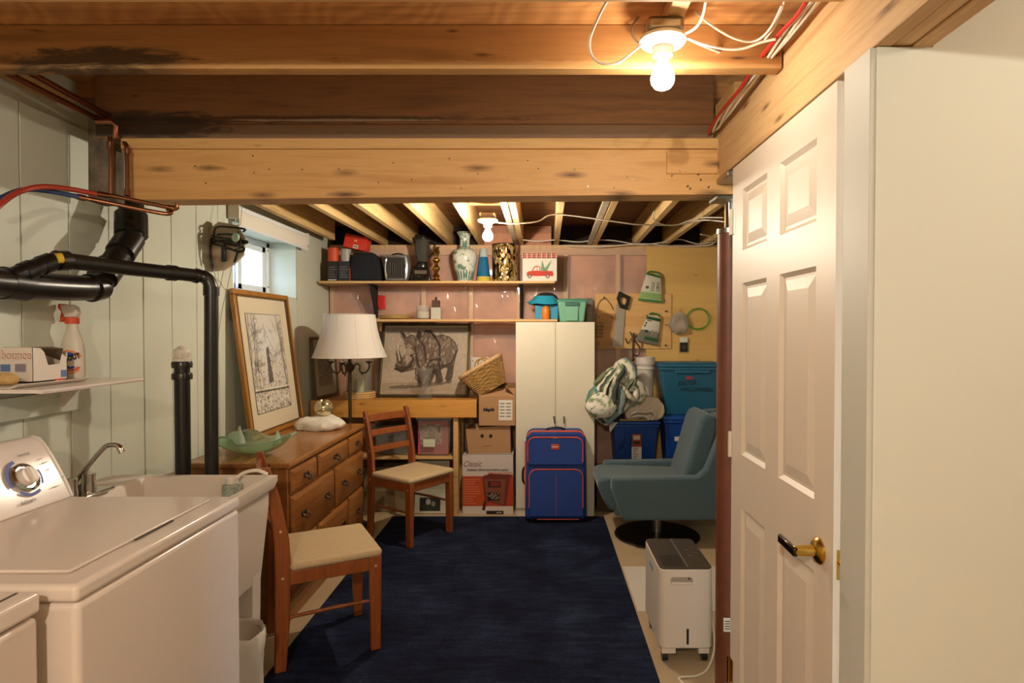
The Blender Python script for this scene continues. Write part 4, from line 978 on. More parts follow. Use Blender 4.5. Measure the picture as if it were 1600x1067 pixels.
# small heater
t = thing('fan_heater', 'small silver fan heater with a square black grille', 'heater', (wx(618, Yf), Yf + .06, US))
x0, x1, z1 = wx(599, Yf), wx(637.5, Yf), wz(398, Yf); cx, hw, hh = (x0 + x1) / 2, (x1 - x0) / 2, (z1 - US)
out = [(cx + hw * (.86 + .14 * math.sin(math.pi * i / 8)), US + .008 + (hh - .008) * i / 8) for i in range(9)] + [(cx - hw * (.86 + .14 * math.sin(math.pi * i / 8)), US + .008 + (hh - .008) * i / 8) for i in range(8, -1, -1)]
MB().prism([(x, Yf + .01, z) for x, z in out], (0, .12, 0)).build('casing', plain('silver_plastic', '#9fa2a6', .3, .5), t, .012, seg=3)
inn = [(cx + (x - cx) * .84, US + hh / 2 + (z - US - hh / 2) * .84) for x, z in out]; c4 = [(cx - hw * .5, US + hh * .25), (cx + hw * .5, US + hh * .25), (cx + hw * .5, US + hh * .72), (cx - hw * .5, US + hh * .72)]
MB().tube([(x, Yf + .006, z) for x, z in inn], .0045, 8, True).build('bezel', M['chrome'], t)
MB().add([(x, Yf + .008, z) for x, z in inn], [tuple(range(len(inn)))]).build('face', plain('dark_silver', '#4c4d4e', .25, .6), t)
MB().add([(x, Yf + .005, z) for x, z in c4], [(0, 1, 2, 3)]).build('grille_back', M['black'], t)
for k in range(6): box(c4[0][0] + .006 + k * (c4[1][0] - c4[0][0] - .012) / 5 - .0015, Yf + .001, c4[0][1], c4[0][0] + .006 + k * (c4[1][0] - c4[0][0] - .012) / 5 + .0015, Yf + .005, c4[2][1]).build('grille_bar', M['ink_grey'], t)
MB().tube(arc((cx, Yf + .07, US + hh - .005), hw * .55, 20, 160, 10, v=(0, 0, .4)), .006, 8).build('carry_handle', M['black'], t)
for sx_ in (-1, 1): box(cx + sx_ * hw * .6 - .015, Yf + .02, US, cx + sx_ * hw * .6 + .015, Yf + .12, US + .012).build('foot', M['black'], t)
# blender
t = thing('blender', 'black countertop blender with an empty glass jar', 'blender', (wx(657, Yf), Yf + .08, US))
cx = wx(657, Yf + .02); cy = Yf + .10
MB().taper((cx, cy, US), (.088, .08), (.062, .06), .118).build('motor_base', M['black'], t, .014, seg=3)
MB().hexa((cx - .05, cy - .073, US + .075), (cx + .05, cy - .073, US + .075), .004, .028).build('control_panel', M['steel'], t)
MB().tube(smoothpath([(cx - .07, cy - .082, US + .05), (cx, cy - .092, US + .038), (cx + .07, cy - .082, US + .05)], 5), .003, 8).build('chrome_trim', M['chrome'], t)
MB().lathe([(.0, .118), (.05, .118), (.052, .14), (.045, .165), (.0, .165)], (cx, cy, US), 24).build('jar_collar', M['black'], t)
MB().lathe([(.044, .165), (.05, .2), (.062, .29), (.068, .345), (.066, .345), (.06, .29), (.047, .2), (.04, .17)], (cx, cy, US), 8).build('jar', clear('smoked_glass', '#bdb7ac', amount=.9), t)
MB().lathe([(.0, .346), (.068, .346), (.068, .362), (.03, .366), (.028, .385), (.0, .385)], (cx, cy, US), 24).build('jar_lid', M['black'], t)
MB().tube(smoothpath([(cx + .062, cy - .01, US + .32), (cx + .10, cy - .01, US + .31), (cx + .098, cy - .01, US + .25), (cx + .05, cy - .01, US + .2)], 4), .008, 8).build('jar_handle', M['black'], t)
# brass candlestick
cx = wx(681.5, Yf + .04)
pr = [(.0, 0), (.034, 0), (.036, .008), (.03, .018), (.018, .028), (.03, .045), (.018, .06), (.014, .075), (.03, .1), (.031, .11), (.016, .13), (.013, .15), (.03, .17), (.03, .18), (.014, .195), (.018, .215), (.03, .235), (.026, .25), (.018, .262), (.03, .28), (.0, .28)]
tag(MB().lathe(pr, (cx, Yf + .05, US), 24).build('candlestick', M['brass'], None), 'turned brass candlestick between the blender and the vase', 'candlestick')
# vase
t = thing('vase', 'tall white and green flowered porcelain vase', 'vase', (wx(725.5, Yf + .05), Yf + .08, US))
hv = wz(363, Yf + .08) - US; rv = (wx(744.5, Yf + .05) - wx(706.5, Yf + .05)) / 2
vt = NT('flowered_porcelain'); v = vt.coords((1, 1, 1)); cc = vt.ramp(vt.noise(v, 17, 4, .8), [(.5, '#c9cbc0'), (.56, '#c3c6ba'), (.6, '#77917f'), (.68, '#56776a')])
cc = vt.mix(vt.math('GREATER_THAN', vt.noise(v, 11, 3, .4), .64), cc, '#b98f84'); vt.col(cc); vt.set(.15)
def ht(p): return [(r * rv, z * hv) for r, z in p]
MB().lathe(ht([(.0, 0), (.62, 0), (.62, .03), (.60, .05), (.72, .16), (.88, .3), (.99, .45), (1.0, .53), (.93, .60), (.75, .645), (.52, .67), (.42, .70), (.39, .80), (.42, .9), (.55, .965), (.66, .99), (.66, 1.0), (.58, .995), (.4, .94), (.35, .8)]), (wx(725.5, Yf + .05), Yf + .09, US), 40).build('body', vt.m, t)
M['vgreen'] = plain('glaze_green', '#55796a', .2, var=.25, vs=40)
for z, r, h in ((.05, .665, .13), (.64, .77, .02), (.685, .47, .018), (.975, .6, .02)):
    pass
n = 20; cxv, cyv = wx(725.5, Yf + .05), Yf + .09
for k in range(n):
    a = 2 * math.pi * k / n
    MB().add([(cxv + rv * r * math.cos(a + da), cyv + rv * r * math.sin(a + da), US + hv * z) for (r, z, da) in ((.635, .06, -.1), (.635, .06, .1), (.80, .19, .08), (.845, .235, 0), (.80, .19, -.08))], [(0, 1, 2, 3, 4)]).build('painted_petal', M['vgreen'], t)
for z, r in ((.045, .61), (.655, .66), (.70, .43), (.98, .63)): MB().tube([(cxv + rv * r * math.cos(2 * math.pi * k / 40), cyv + rv * r * math.sin(2 * math.pi * k / 40), US + hv * z) for k in range(40)], .003, 6, True).build('painted_ring', M['vgreen'], t)
# blue conical bottle
t = thing('cone_vase', 'blue glass cone bottle with a yellow foot beside the vase', 'bottle', (wx(755, Yf + .03), Yf + .06, US))
rb = (wx(767, Yf + .04) - wx(743.5, Yf + .04)) / 2; hb2 = wz(388, Yf + .05) - US; cb = (wx(755.3, Yf + .05), Yf + .07, US)
MB().lathe([(.0, 0), (rb, 0), (rb * .97, .012), (rb * .9, .04), (.0, .04)], cb, 32).build('yellow_foot', plain('yellow_glass', '#b8a94a', .1), t)
MB().lathe([(.0, .0402), (rb * .9, .0402), (rb * .56, hb2 * .74), (.0, hb2 * .74)], cb, 32).build('blue_body', plain('blue_glass', '#0d5e8c', .06), t)
MB().lathe([(rb * .56, hb2 * .742), (rb * .42, hb2 * .96), (rb * .4, hb2), (.0, hb2)], cb, 32).build('clear_neck', clear('neck_glass', '#cfe0e2', amount=.5), t)
# mirrored lamp cylinder
t = thing('mosaic_lantern', 'gold mirrored mosaic cylinder lantern with a dark rim', 'lantern', (wx(788.5, Yf + .05), Yf + .1, US))
rl = (wx(809, Yf + .09) - wx(768.5, Yf + .09)) / 2; hl = wz(381, Yf + .05) - US; cl = Vector((wx(788.8, Yf + .09), Yf + .115, US))
mt = NT('gold_mosaic'); v = mt.coords((1, 1, .55)); vo = mt.new('ShaderNodeTexVoronoi'); vo.inputs['Scale'].default_value = 55; mt.link(v, vo.inputs['Vector'])
mt.col(mt.ramp(mt.noise(v, 34, 2, .5), [(.40, '#1d160e'), (.47, '#8c6f3c'), (.56, '#d9bf8a'), (.66, '#f0e2c0')])); mt.set(.12, .85); mt.bump(vo.outputs['Distance'], .6, .01)
MB().lathe([(.0, .0), (rl, .0), (rl, hl), (rl - .004, hl), (rl - .004, .01), (.0, .01)], cl, 40).build('cylinder', mt.m, t)
MB().tube([cl + Vector((rl * math.cos(2 * math.pi * k / 40), rl * math.sin(2 * math.pi * k / 40), hl)) for k in range(40)], .004, 8, True).build('rim', M['darkmetal'], t)
# red truck box
t = thing('gift_box', 'white keepsake box with red truck picture and plaid lid', 'box', (wx(845, Yf), Yf + .08, US))
x0, x1, zt_, zl = wx(816.5, Yf), wx(870, Yf), wz(403.5, Yf), wz(397, Yf)
box(x0, Yf, US, x1, Yf + .17, zt_).build('carton', M['paper'], t, .001)
cv = Canvas(120, 20, '#a34a3c')
for k in range(22): cv.rect(k / 22, 0, k / 22 + .02, 1, ['#d8cdbd', '#3d2a26', '#c9564a'][k % 3], .75)
for y in (.3, .65): cv.rect(0, y, 1, y + .12, '#d9cbbb', .5)
box(x0 - .004, Yf - .003, zt_ + .0005, x1 + .004, Yf + .173, zl + .006).build('lid', plain('plaid_red', '#a5483b', .6), t, .001)
cv.build('plaid_print', (x0 - .004, Yf - .0036, zt_ + .0005), (x1 - x0 + .008, 0, 0), (0, 0, zl + .0055 - zt_), M['print'], t)
cv = Canvas(110, 72, '#d6d2c8'); rd = '#bf4438'
def tree(x, y, ang, L, w):
    for k in range(40):
        s_ = k / 40; cx_, cy_ = x + L * s_ * math.cos(ang), y + L * s_ * math.sin(ang) / cv.asp
        ww = w * (1 - s_) * (.7 + .3 * (k % 4) / 3); cv.line((cx_ - ww * math.sin(ang), cy_ + ww * math.cos(ang)), (cx_ + ww * math.sin(ang), cy_ - ww * math.cos(ang)), .006, '#5f8465' if k % 3 else '#7ea27c', .9)
tree(.60, .46, R(96), .28, .075); tree(.66, .46, R(58), .34, .07)
cv.rect(.60, .44, .72, .5, '#5f8465', .8)
cv.poly([(.13, .22), (.12, .36), (.16, .42), (.27, .45), (.33, .62), (.38, .66), (.49, .66), (.52, .62), (.52, .45), (.88, .45), (.88, .36), (.90, .34), (.90, .22)], rd)
cv.poly([(.31, .46), (.36, .60), (.40, .62), (.49, .62), (.49, .46)], '#d9d8d2'); cv.rect(.42, .46, .435, .62, rd)
cv.rect(.54, .38, .87, .395, '#8f2f27', .8); cv.rect(.13, .29, .9, .30, '#8f2f27', .6)
for x in (.21, .73): cv.ell(x, .21, .058, '#5d4b48'); cv.ell(x, .21, .032, '#c7c0b8'); cv.ell(x, .21, .014, '#80665f')
cv.build('truck_print', (x0, Yf - .0008, US + .001), (x1 - x0, 0, 0), (0, 0, zt_ - US - .002), M['print'], t)

# --- lower shelf
Y2 = 4.95
t = thing('gift_bag', 'red foil pouch hanging beside the black shelf bracket', 'pouch', (wx(595, 5.17), 5.16, 1.6))
MB().prism([(wx(593, 5.165), 5.150, wz(484, 5.165)), (wx(602, 5.165), 5.150, wz(483, 5.165)), (wx(602, 5.165), 5.150, wz(462, 5.165)), (wx(592, 5.165), 5.150, wz(461, 5.165)), (wx(589, 5.165), 5.150, wz(470, 5.165))], (0, .018, 0)).build('pouch', plain('red_foil', '#c2251f', .3), t, .003)
MB().cyl((wx(595, 5.16), 5.16, wz(462, 5.165)), (wx(595, 5.16), 5.185, wz(462, 5.165) + .01), .003, n=8).build('hook', M['steel'], t)
c = (wx(617, Y2 + .08), Y2 + .1, LS)
tag(MB().lathe([(.0, 0), (.10, .0), (.13, .008), (.134, .03), (.13, .033), (.12, .012), (.0, .008)], c, 40).build('gold_dish', plain('gold_tray', '#c2a05e', .35, .5), None), 'round gold rimmed tray lying on the lower shelf', 'tray')
t = thing('candle_jar', 'squat glass jar holding a white candle', 'jar', (wx(661, Y2), Y2 + .06, LS))
c = (wx(661, Y2 + .06), Y2 + .07, LS)
MB().lathe([(.0, 0), (.054, 0), (.057, .01), (.057, .11), (.054, .112), (.054, .012), (.0, .01)], c, 28).build('jar', clear('jar_glass', '#f4f2ee', amount=.86), t)
MB().lathe([(.0, .011), (.052, .011), (.052, .062), (.03, .07), (.0, .066)], c, 24).build('wax', M['paper'], t)
t = thing('tile_box', 'pale square box with a dark carved block on top', 'box', (wx(680, Y2), Y2 + .05, LS))
x0, x1 = wx(672.5, Y2), wx(688, Y2)
box(x0, Y2 + .01, LS, x1, Y2 + .09, wz(480, Y2)).build('box', plain('pale_stone', '#b7b3a6', .6), t, .002)
tt = thing('carved_block', 'dark brown carved block sitting on the pale box', 'ornament', (wx(680, Y2), Y2 + .05, wz(480, Y2)))
x0, x1, z0 = wx(674.5, Y2 + .02), wx(686, Y2 + .02), wz(480, Y2) + .0006
box(x0, Y2 + .025, z0, x1, Y2 + .08, z0 + .058).build('block', plain('dark_carved', '#4d3226', .6, var=.3, vs=60, bump=.8, bs=90), tt, .003)
MB().lathe([(.0, 0), (.012, .0), (.008, .012), (.012, .02), (.0, .03)], ((x0 + x1) / 2, Y2 + .05, z0 + .058), 14).build('finial', bpy.data.materials['dark_carved'], tt)
# blue cap on blue box, orange bottle
t = thing('sun_hat', 'turquoise cloth hat with a black band on the blue box', 'hat', (wx(850, Y2), Y2 + .08, LS + .1))
M['teal'] = plain('turquoise_cloth', '#1d93b3', .8, bump=.3, bs=90)
bxx0, bxx1 = wx(836, Y2), wx(872, Y2)
bb = thing('blue_box', 'small turquoise box under the hat on the lower shelf', 'box', ((bxx0 + bxx1) / 2, Y2 + .08, LS))
box(bxx0, Y2 + .02, LS, bxx1, Y2 + .15, LS + .115).build('carton', plain('turquoise_box', '#2089b6', .5), bb, .004)
cxh, cyh, czh = (bxx0 + bxx1) / 2 - .012, Y2 + .085, LS + .117
MB().lathe([(.0, .105), (.05, .10), (.09, .075), (.105, .03), (.11, .0), (.104, .0), (.09, .05), (.0, .09)], (cxh + .01, cyh, czh), 32).build('crown', plain('black_cloth', '#252024', .9), t)
MB().lathe([(.085, .072), (.118, .035), (.135, .014), (.133, .008), (.112, .024), (.08, .066)], (cxh, cyh - .01, czh), 36).jitter(.012, 9).build('brim', M['teal'], t)
MB().ell((cxh - .085, cyh - .04, czh + .022), (.065, .055, .014)).build('peak', M['teal'], t)
tg_ = tag(MB().lathe([(.0, 0), (.028, .0), (.033, .01), (.034, .06), (.03, .09), (.022, .104), (.0, .106)], (wx(853, Y2 - .02), Y2 - .002, LS), 24).build('orange_jar', plain('orange_plastic', '#d9791f', .35), None), 'small orange plastic jar in front of the turquoise box', 'jar')
MB().lathe([(.0, .106), (.019, .106), (.018, .14), (.0, .142)], (wx(853, Y2 - .02), Y2 - .002, LS), 16).build('stopper', plain('blue_lid', '#24627b', .4), tg_)

# --- rhino picture on the bench
cv = Canvas(150, 118, '#a3937f')
X_ = lambda x: (x - 550) / 620; Y_ = lambda y: (640 - y) / 490; PT = lambda l: [(X_(a), Y_(b)) for a, b in l]
cv.noise('#b9aa97', .3, 5, 2, .5); cv.rect(0, 0, 1, .16, '#8d7c6a', .6); cv.rect(0, .9, 1, 1, '#6e665f', .7)
for k in range(60): y = rg.uniform(.02, .95); x = rg.random(); cv.line((x, y), (x + rg.uniform(.05, .25), y + rg.uniform(-.01, .01)), .003, rg.choice(['#8a7a68', '#c2b4a2']), .5)
body = PT([(655, 185), (690, 195), (712, 232), (745, 212), (782, 222), (785, 190), (805, 178), (826, 200), (830, 225), (850, 180), (885, 178), (935, 222), (985, 212), (1035, 230), (1080, 270), (1100, 320), (1085, 380), (1075, 440), (1068, 520), (1040, 548), (1020, 530), (1040, 455), (1005, 445), (978, 470), (1002, 545), (948, 558), (955, 500), (930, 490), (905, 560), (870, 585), (830, 560), (800, 530), (792, 460), (740, 475), (690, 485), (640, 465), (638, 425), (650, 410), (640, 350), (648, 285), (668, 340), (690, 385), (712, 330), (700, 265), (668, 225)])
mk = cv.poly(body, '#6f5d50')
def seg(l, w, c, a=.8): cv.path(PT(l), w, c, a)
for k in range(900):
    x, y = rg.random(), rg.random(); j, i = min(117, int(y * 118)), min(149, int(x * 150))
    if mk[j, i]:
        c = rg.choice(['#2a1f1a', '#43342b', '#c9bba8', '#9b8a77', '#5a483b', '#32261f']); a = rg.uniform(1.1, 2.2) if x > .35 else rg.uniform(.2, 2.8)
        cv.line((x, y), (x + .05 * math.cos(a), y + .05 * math.sin(a)), rg.uniform(.002, .006), c, .6)
bo = PT([(712, 232), (745, 212), (782, 222), (830, 225), (850, 180), (885, 178), (935, 222), (985, 212), (1035, 230), (1080, 270), (1100, 320), (1085, 380), (1075, 440), (1068, 520), (1040, 548), (1020, 530), (1040, 455), (1005, 445), (978, 470), (1002, 545), (948, 558), (955, 500), (930, 490), (905, 560), (870, 585), (830, 560), (800, 530), (792, 460), (740, 475), (690, 485), (640, 465)]); cv.path(bo, .006, '#2a1f19', .85)
cv.poly(PT([(880, 440), (960, 420), (1040, 440), (980, 470), (930, 495), (860, 500)]), '#2e231d', .7); cv.poly(PT([(800, 460), (860, 480), (850, 570), (815, 560)]), '#4a3a30', .7)
for l in ([(850, 185), (900, 200), (960, 280), (975, 400)], [(880, 180), (925, 225), (970, 300)], [(800, 240), (850, 300), (870, 420)], [(780, 300), (800, 400), (830, 470)], [(880, 440), (900, 400), (960, 390), (970, 450)], [(760, 340), (770, 400), (745, 450)], [(640, 460), (700, 478), (760, 440)], [(1000, 440), (1060, 420), (1095, 330)]): seg(l, .011, '#241a15')
cv.poly(PT([(655, 185), (690, 195), (712, 232), (695, 235)]), '#33281f'); cv.poly(PT([(785, 190), (805, 178), (826, 200), (815, 240), (785, 235)]), '#3a2d25')
cv.poly(PT([(648, 285), (668, 340), (695, 395), (688, 430), (655, 415), (640, 350)]), '#4a3a30'); seg([(648, 290), (655, 340), (672, 400)], .007, '#d9cdba'); cv.poly(PT([(640, 430), (690, 445), (745, 440), (735, 470), (690, 485), (640, 465)]), '#3a2d26', .85)
cv.poly(PT([(700, 330), (730, 300), (770, 330), (760, 400), (720, 420)]), '#b8a793', .5); cv.ell(X_(755), Y_(365), .016, '#2a201a')
for l in ([(840, 490), (835, 570)], [(930, 480), (890, 570)], [(1050, 450), (1045, 545)], [(960, 480), (975, 550)]): seg(l, .035, '#2e221c', .7)
cv.poly(PT([(600, 590), (700, 575), (800, 580), (900, 560), (1100, 545), (1000, 575), (800, 600), (620, 602)]), '#4a3b30', .7)
bl = W(589, 617, Y=4.93); br = W(731, 617, Y=4.93); bl.z = br.z = .918; tl = Vector((bl.x, 5.135, wz(505, 5.13)))
frame_pic('rhino_picture', 'black and gold framed rhinoceros drawing leaning over the workbench', bl, br, tl, .017, .022, plain('black_gold_frame', '#3b3325', .35), cv, (.010, .012, .010, .012), M['mount'], inner=plain('gold_fillet', '#86713f', .35, .6))

# bench-top pieces
c = W(560, 618, Y=4.86)
t = thing('hurricane_lantern', 'clear glass hurricane cylinder in a pale straw base', 'lantern', (c.x, 4.89, .911))
MB().lathe([(.0, 0), (.12, 0), (.122, .01), (.122, .052), (.115, .056), (.11, .05), (.0, .05)], (c.x, 4.89, .911), 40).build('straw_base', plain('straw', '#c4a26a', .8, var=.2, vs=70, bump=.8, bs=140), t)
for z in (.012, .028, .044): MB().tube([(c.x + .122 * math.cos(2 * math.pi * k / 40), 4.89 + .122 * math.sin(2 * math.pi * k / 40), .911 + z) for k in range(40)], .006, 6, True).build('straw_coil', bpy.data.materials['straw'], t)
MB().lathe([(.10, .05), (.10, .30), (.097, .30), (.097, .05)], (c.x, 4.89, .911), 36).build('glass_cylinder', clear('lantern_glass', '#eef0ea', amount=.92), t)
MB().cyl((c.x, 4.89, .962), (c.x, 4.89, 1.06), .035, n=20).build('candle', M['paper'], t)
c = W(665, 622, Y=4.83)
t = thing('glass_vase', 'clear waisted glass vase standing before the rhinoceros picture', 'vase', (c.x, 4.82, .911))
MB().lathe([(.0, 0), (.058, 0), (.062, .01), (.055, .05), (.05, .085), (.038, .10), (.032, .12), (.04, .15), (.056, .2), (.066, .245), (.063, .245), (.052, .2), (.036, .15), (.028, .12), (.03, .1), (.0, .06)], (c.x, 4.82, .911), 32).build('vase', clear('vase_glass', '#f3f1ee', amount=.94), t)

# --- beneath the bench
def tote(name, lab, x0, x1, yf, dep, z0, z1, mat, lidm, tp=.045, ribs=True, cat='storage bin', lidlab=None):
    t = thing(name, lab, cat, ((x0 + x1) / 2, yf + dep / 2, z0))
    cx, cy = (x0 + x1) / 2, yf + dep / 2; hx, hy = (x1 - x0) / 2, dep / 2; h = z1 - z0
    MB().taper((cx, cy, z0), (hx - tp - .014, hy - tp - .014), (hx - .014, hy - .014), h * .92).build('tub', mat, t, .012, seg=3)
    MB().box(x0 + .006, yf + .006, z0 + h * .86, x1 - .006, yf + dep - .006, z0 + h * .915).build('rim', mat, t, .005)
    MB().box(x0, yf, z0 + h * .92, x1, yf + dep, z1 - .008).box(x0 + .025, yf + .025, z1 - .009, x1 - .025, yf + dep - .025, z1).build('lid', lidm, t, .006, seg=3)
    if ribs:
        for s_ in (-.24, .24):
            a = hx * s_
            MB().add([(cx + a - .035, yf + tp * .55 + .011, z0 + h * .5), (cx + a + .035, yf + tp * .55 + .011, z0 + h * .5), (cx + a + .04, yf + .008, z0 + h * .86), (cx + a - .04, yf + .008, z0 + h * .86), (cx + a - .035, yf + .06, z0 + h * .5), (cx + a + .035, yf + .06, z0 + h * .5), (cx + a + .04, yf + .05, z0 + h * .86), (cx + a - .04, yf + .05, z0 + h * .86)],
                     [(0, 1, 2, 3), (7, 6, 5, 4), (0, 4, 5, 1), (1, 5, 6, 2), (2, 6, 7, 3), (3, 7, 4, 0)]).build('rib', mat, t, .004)
    face = lambda u, s: Vector((cx + u * hx, yf + .014 + tp * (1 - s / .92), z0 + h * s))
    t['_h'] = 0; del t['_h']
    return t, face, Vector((0, -tp, h * .92)).normalized()

M['clearbin'] = clear('clear_bin', '#e4e0d8', amount=.82, rough=.2)
x0, x1 = wx(640, 4.77), wx(712, 4.77)
t, fc, up = tote('clear_tote', 'clear storage bin with a white lid and pink carton inside', wx(648, 4.77), wx(706.5, 4.77), 4.765, .30, .464, wz(649, 4.77), M['clearbin'], M['whiteplastic'], .02, False)
pk = plain('pink_card', '#bf4f63', .6)
xa, xb = wx(652, 4.8), wx(699, 4.8)
tag(box(xa, 4.81, .476, xb, 4.96, wz(658, 4.8)).build('pink_carton', pk, None), 'pink toy carton inside the clear bin', 'box')
pc = bpy.data.objects['pink_carton']
cv = Canvas(40, 40, '#8b7465'); cv.noise('#d2bfae', .45, 8, 3, .8); cv.rect(0, 0, 1, .12, '#c78d8a', .6); cv.rect(.8, .6, .9, .9, '#2d2422')
cv.build('window_print', (wx(655, 4.8), 4.8092, wz(694, 4.8)), (wx(690, 4.8) - wx(655, 4.8), 0, 0), (0, 0, wz(663, 4.8) - wz(694, 4.8)), M['print'], pc)
box(wx(660.5, 4.77), 4.765, wz(698, 4.77), wx(679, 4.77), 4.768, wz(686, 4.77)).build('note', plain('note_paper', '#c9cdb7', .7), t)
t, fc, up = tote('clear_tote', 'dim clear bin behind the turned chair under the bench', wx(580, 4.79), wx(643, 4.79), 4.785, .29, .464, wz(665, 4.79), M['clearbin'], M['clearbin'], .02, False)
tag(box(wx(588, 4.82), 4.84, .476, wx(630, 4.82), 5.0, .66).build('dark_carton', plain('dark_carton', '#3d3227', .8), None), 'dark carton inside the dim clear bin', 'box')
# framed poster leaning under the shelf
cv = Canvas(60, 70, '#a5a58c'); cv.rect(0, .8, .8, .93, '#4c6a2d'); cv.rect(.0, .0, 1, .45, '#b9b49f'); cv.rect(.2, .02, .8, .28, '#2b2825'); cv.ell(.45, .2, .07, '#9a958a'); cv.ell(.6, .16, .06, '#7b766e'); cv.rect(.12, .5, .7, .62, '#8f8b74', .7)
z_top = wz(723, 4.78)
frame_pic('leaning_poster', 'pale framed poster standing on the floor beneath the bench shelf', (wx(640, 4.80), 4.80, .003), (wx(700, 4.80), 4.80, .003), (wx(640, 4.80), 4.86, z_top), .012, .012, plain('pale_frame', '#b7b09a', .5), cv, (.004, .004, .004, .004), M['mount'])
tag(MB().ell((wx(705, 4.84) - .01, 4.865, .07), (.028, .04, .068)).jitter(.012, 20).build('yellow_bag', plain('yellow_bag', '#c79a34', .5), None), 'small yellow packet beside the leaning poster', 'packet')
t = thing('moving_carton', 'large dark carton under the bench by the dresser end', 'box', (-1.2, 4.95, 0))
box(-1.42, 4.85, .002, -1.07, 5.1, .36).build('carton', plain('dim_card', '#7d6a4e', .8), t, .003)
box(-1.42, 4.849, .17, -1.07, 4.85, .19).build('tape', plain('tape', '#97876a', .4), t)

# --- cartons and basket
t = thing('heater_carton', 'white and orange heater carton at the foot of the stack', 'box', (-.41, 4.95, 0))
x0, x1 = wx(722, 4.79), wx(801.5, 4.79); zt_ = wz(711, 4.79)
box(x0, 4.79, .002, x1, 5.10, zt_).build('carton', plain('white_carton', '#c9beb4', .6), t, .002)
cv = Canvas(130, 130, '#c7bab2')
H = lambda y: (805 - y) / 94
cv.rect(0, H(792), 1, H(744), '#b2481f'); cv.rect(.42, H(792), 1, H(742), '#a1341f', .7); cv.rect(.5, H(742), .98, H(738), '#a1341f', .5)
for k in range(11): cv.rect(.03, H(788 - k * 3.8), .03 + rg.uniform(.16, .36), H(787.2 - k * 3.8), '#d9926a', .8)
fx_ = lambda x: (x - 722) / 79.5
P_ = lambda l: [(fx_(a), H(b)) for a, b in l]
cv.poly(P_([(753, 745), (765, 740), (801, 742), (796, 748), (790, 792), (757, 784)]), '#6b2c20'); cv.poly(P_([(756, 749), (790, 749), (787, 790), (760, 783)]), '#7d4430')
cv.poly(P_([(755, 784), (760, 785), (757, 799), (752.5, 798)]), '#4a2018'); cv.rect(fx_(762), H(762), fx_(782), H(752), '#38201b'); cv.rect(fx_(766), H(760), fx_(780), H(754), '#7d2a24')
cv.rect(fx_(761), H(783), fx_(780), H(770), '#201614'); 
for k in range(30): cv.ell(fx_(rg.uniform(762, 779)), H(rg.uniform(771.5, 782)), .008, '#b8a595', .9)
cv.rect(fx_(759), 0, fx_(786), H(799), '#221b19'); cv.rect(fx_(775), H(803), fx_(783), H(801.5), '#b9aea6')
cv.build('carton_print', (x0, 4.789, .002), (x1 - x0, 0, 0), (0, 0, zt_ - .004), M['print'], t)
text('Classic', .066, (wx(737, 4.79), 4.7886, wz(725, 4.79)), (1, 0, 0), (0, 0, 1), plain('maroon_print', '#6e2b27', .6), t, shear=.35, squeeze=.8)
text('Radiateur infrarouge portatif au quartz', .0265, (wx(761.5, 4.79), 4.7886, wz(734, 4.79)), (1, 0, 0), (0, 0, 1), M['ink'], t, shear=.15, bold=.02, squeeze=.78)
for s_ in (0, 1): MB().add([(x0, 4.79 + .0, zt_), (x1, 4.79, zt_), (x1 - .01, 4.785, zt_ + .02), (x0 + .02, 4.785, zt_ + .012 + .01 * s_)], [(0, 1, 2, 3)]).build('torn_edge', bpy.data.materials['white_carton'], t) if s_ == 0 else None
t = thing('face_carton', 'plain brown carton with two round holes above a slit', 'box', (-.42, 4.94, zt_))
a, b, z1 = wx(727, 4.80), wx(798, 4.80), wz(664, 4.80); z0 = zt_ + .001
c1 = MB().add([(a + .022, 4.80, z0), (b, 4.80, z0), (b - .006, 4.80, z1), (a, 4.80, z1 - .03), (a + .022, 5.06, z0), (b, 5.06, z0), (b - .006, 5.06, z1), (a, 5.06, z1 - .03)], [(0, 1, 2, 3), (7, 6, 5, 4), (0, 4, 5, 1), (1, 5, 6, 2), (2, 6, 7, 3), (3, 7, 4, 0)]).build('carton', M['card'], t, .002)
for x in (753, 766.5): MB().cyl((wx(x, 4.8), 4.797, wz(681, 4.8)), (wx(x, 4.8), 4.801, wz(681, 4.8)), .014, n=20).build('vent_hole', M['ink'], t)
MB().hexa((wx(754, 4.8), 4.7992, wz(697, 4.8)), (wx(770, 4.8), 4.7992, wz(696.5, 4.8)), .002, .003).build('slit', plain('dark_card', '#7c5c3c', .8), t)
t = thing('open_carton', 'brown carton with raised flaps and a white shipping label', 'box', (-.30, 4.92, z1))
a, b, zz0, zz1 = wx(748, 4.77), wx(805, 4.77), z1 + .001, wz(619, 4.77)
MB().box(a, 4.77, zz0, b, 4.775, zz1).box(a, 5.02, zz0, b, 5.025, zz1).box(a, 4.775, zz0, a + .005, 5.02, zz1).box(b - .005, 4.775, zz0, b, 5.02, zz1).box(a, 4.775, zz0, b, 5.02, zz0 + .005).build('carton', M['card'], t)
for (p, q_, v) in (((a, 4.77, zz1), (b, 4.77, zz1), (-.005, .10, .055)), ((b, 4.775, zz1), (b, 5.02, zz1), (-.08, .0, .075)), ((a, 5.02, zz1), (b, 5.02, zz1), (-.005, -.05, .09)), ((a, 4.775, zz1), (a, 5.02, zz1), (.085, .0, .05))):
    p, q_, v = Vector(p), Vector(q_), Vector(v); MB().add([p, q_, q_ + v, p + v], [(0, 1, 2, 3)]).build('flap', M['card'], t)
x0, x1 = wx(779, 4.77), wx(800.5, 4.77)
lb = box(x0, 4.7685, wz(656.5, 4.77), x1, 4.77, wz(625, 4.77)).build('shipping_label', M['paper'], t)
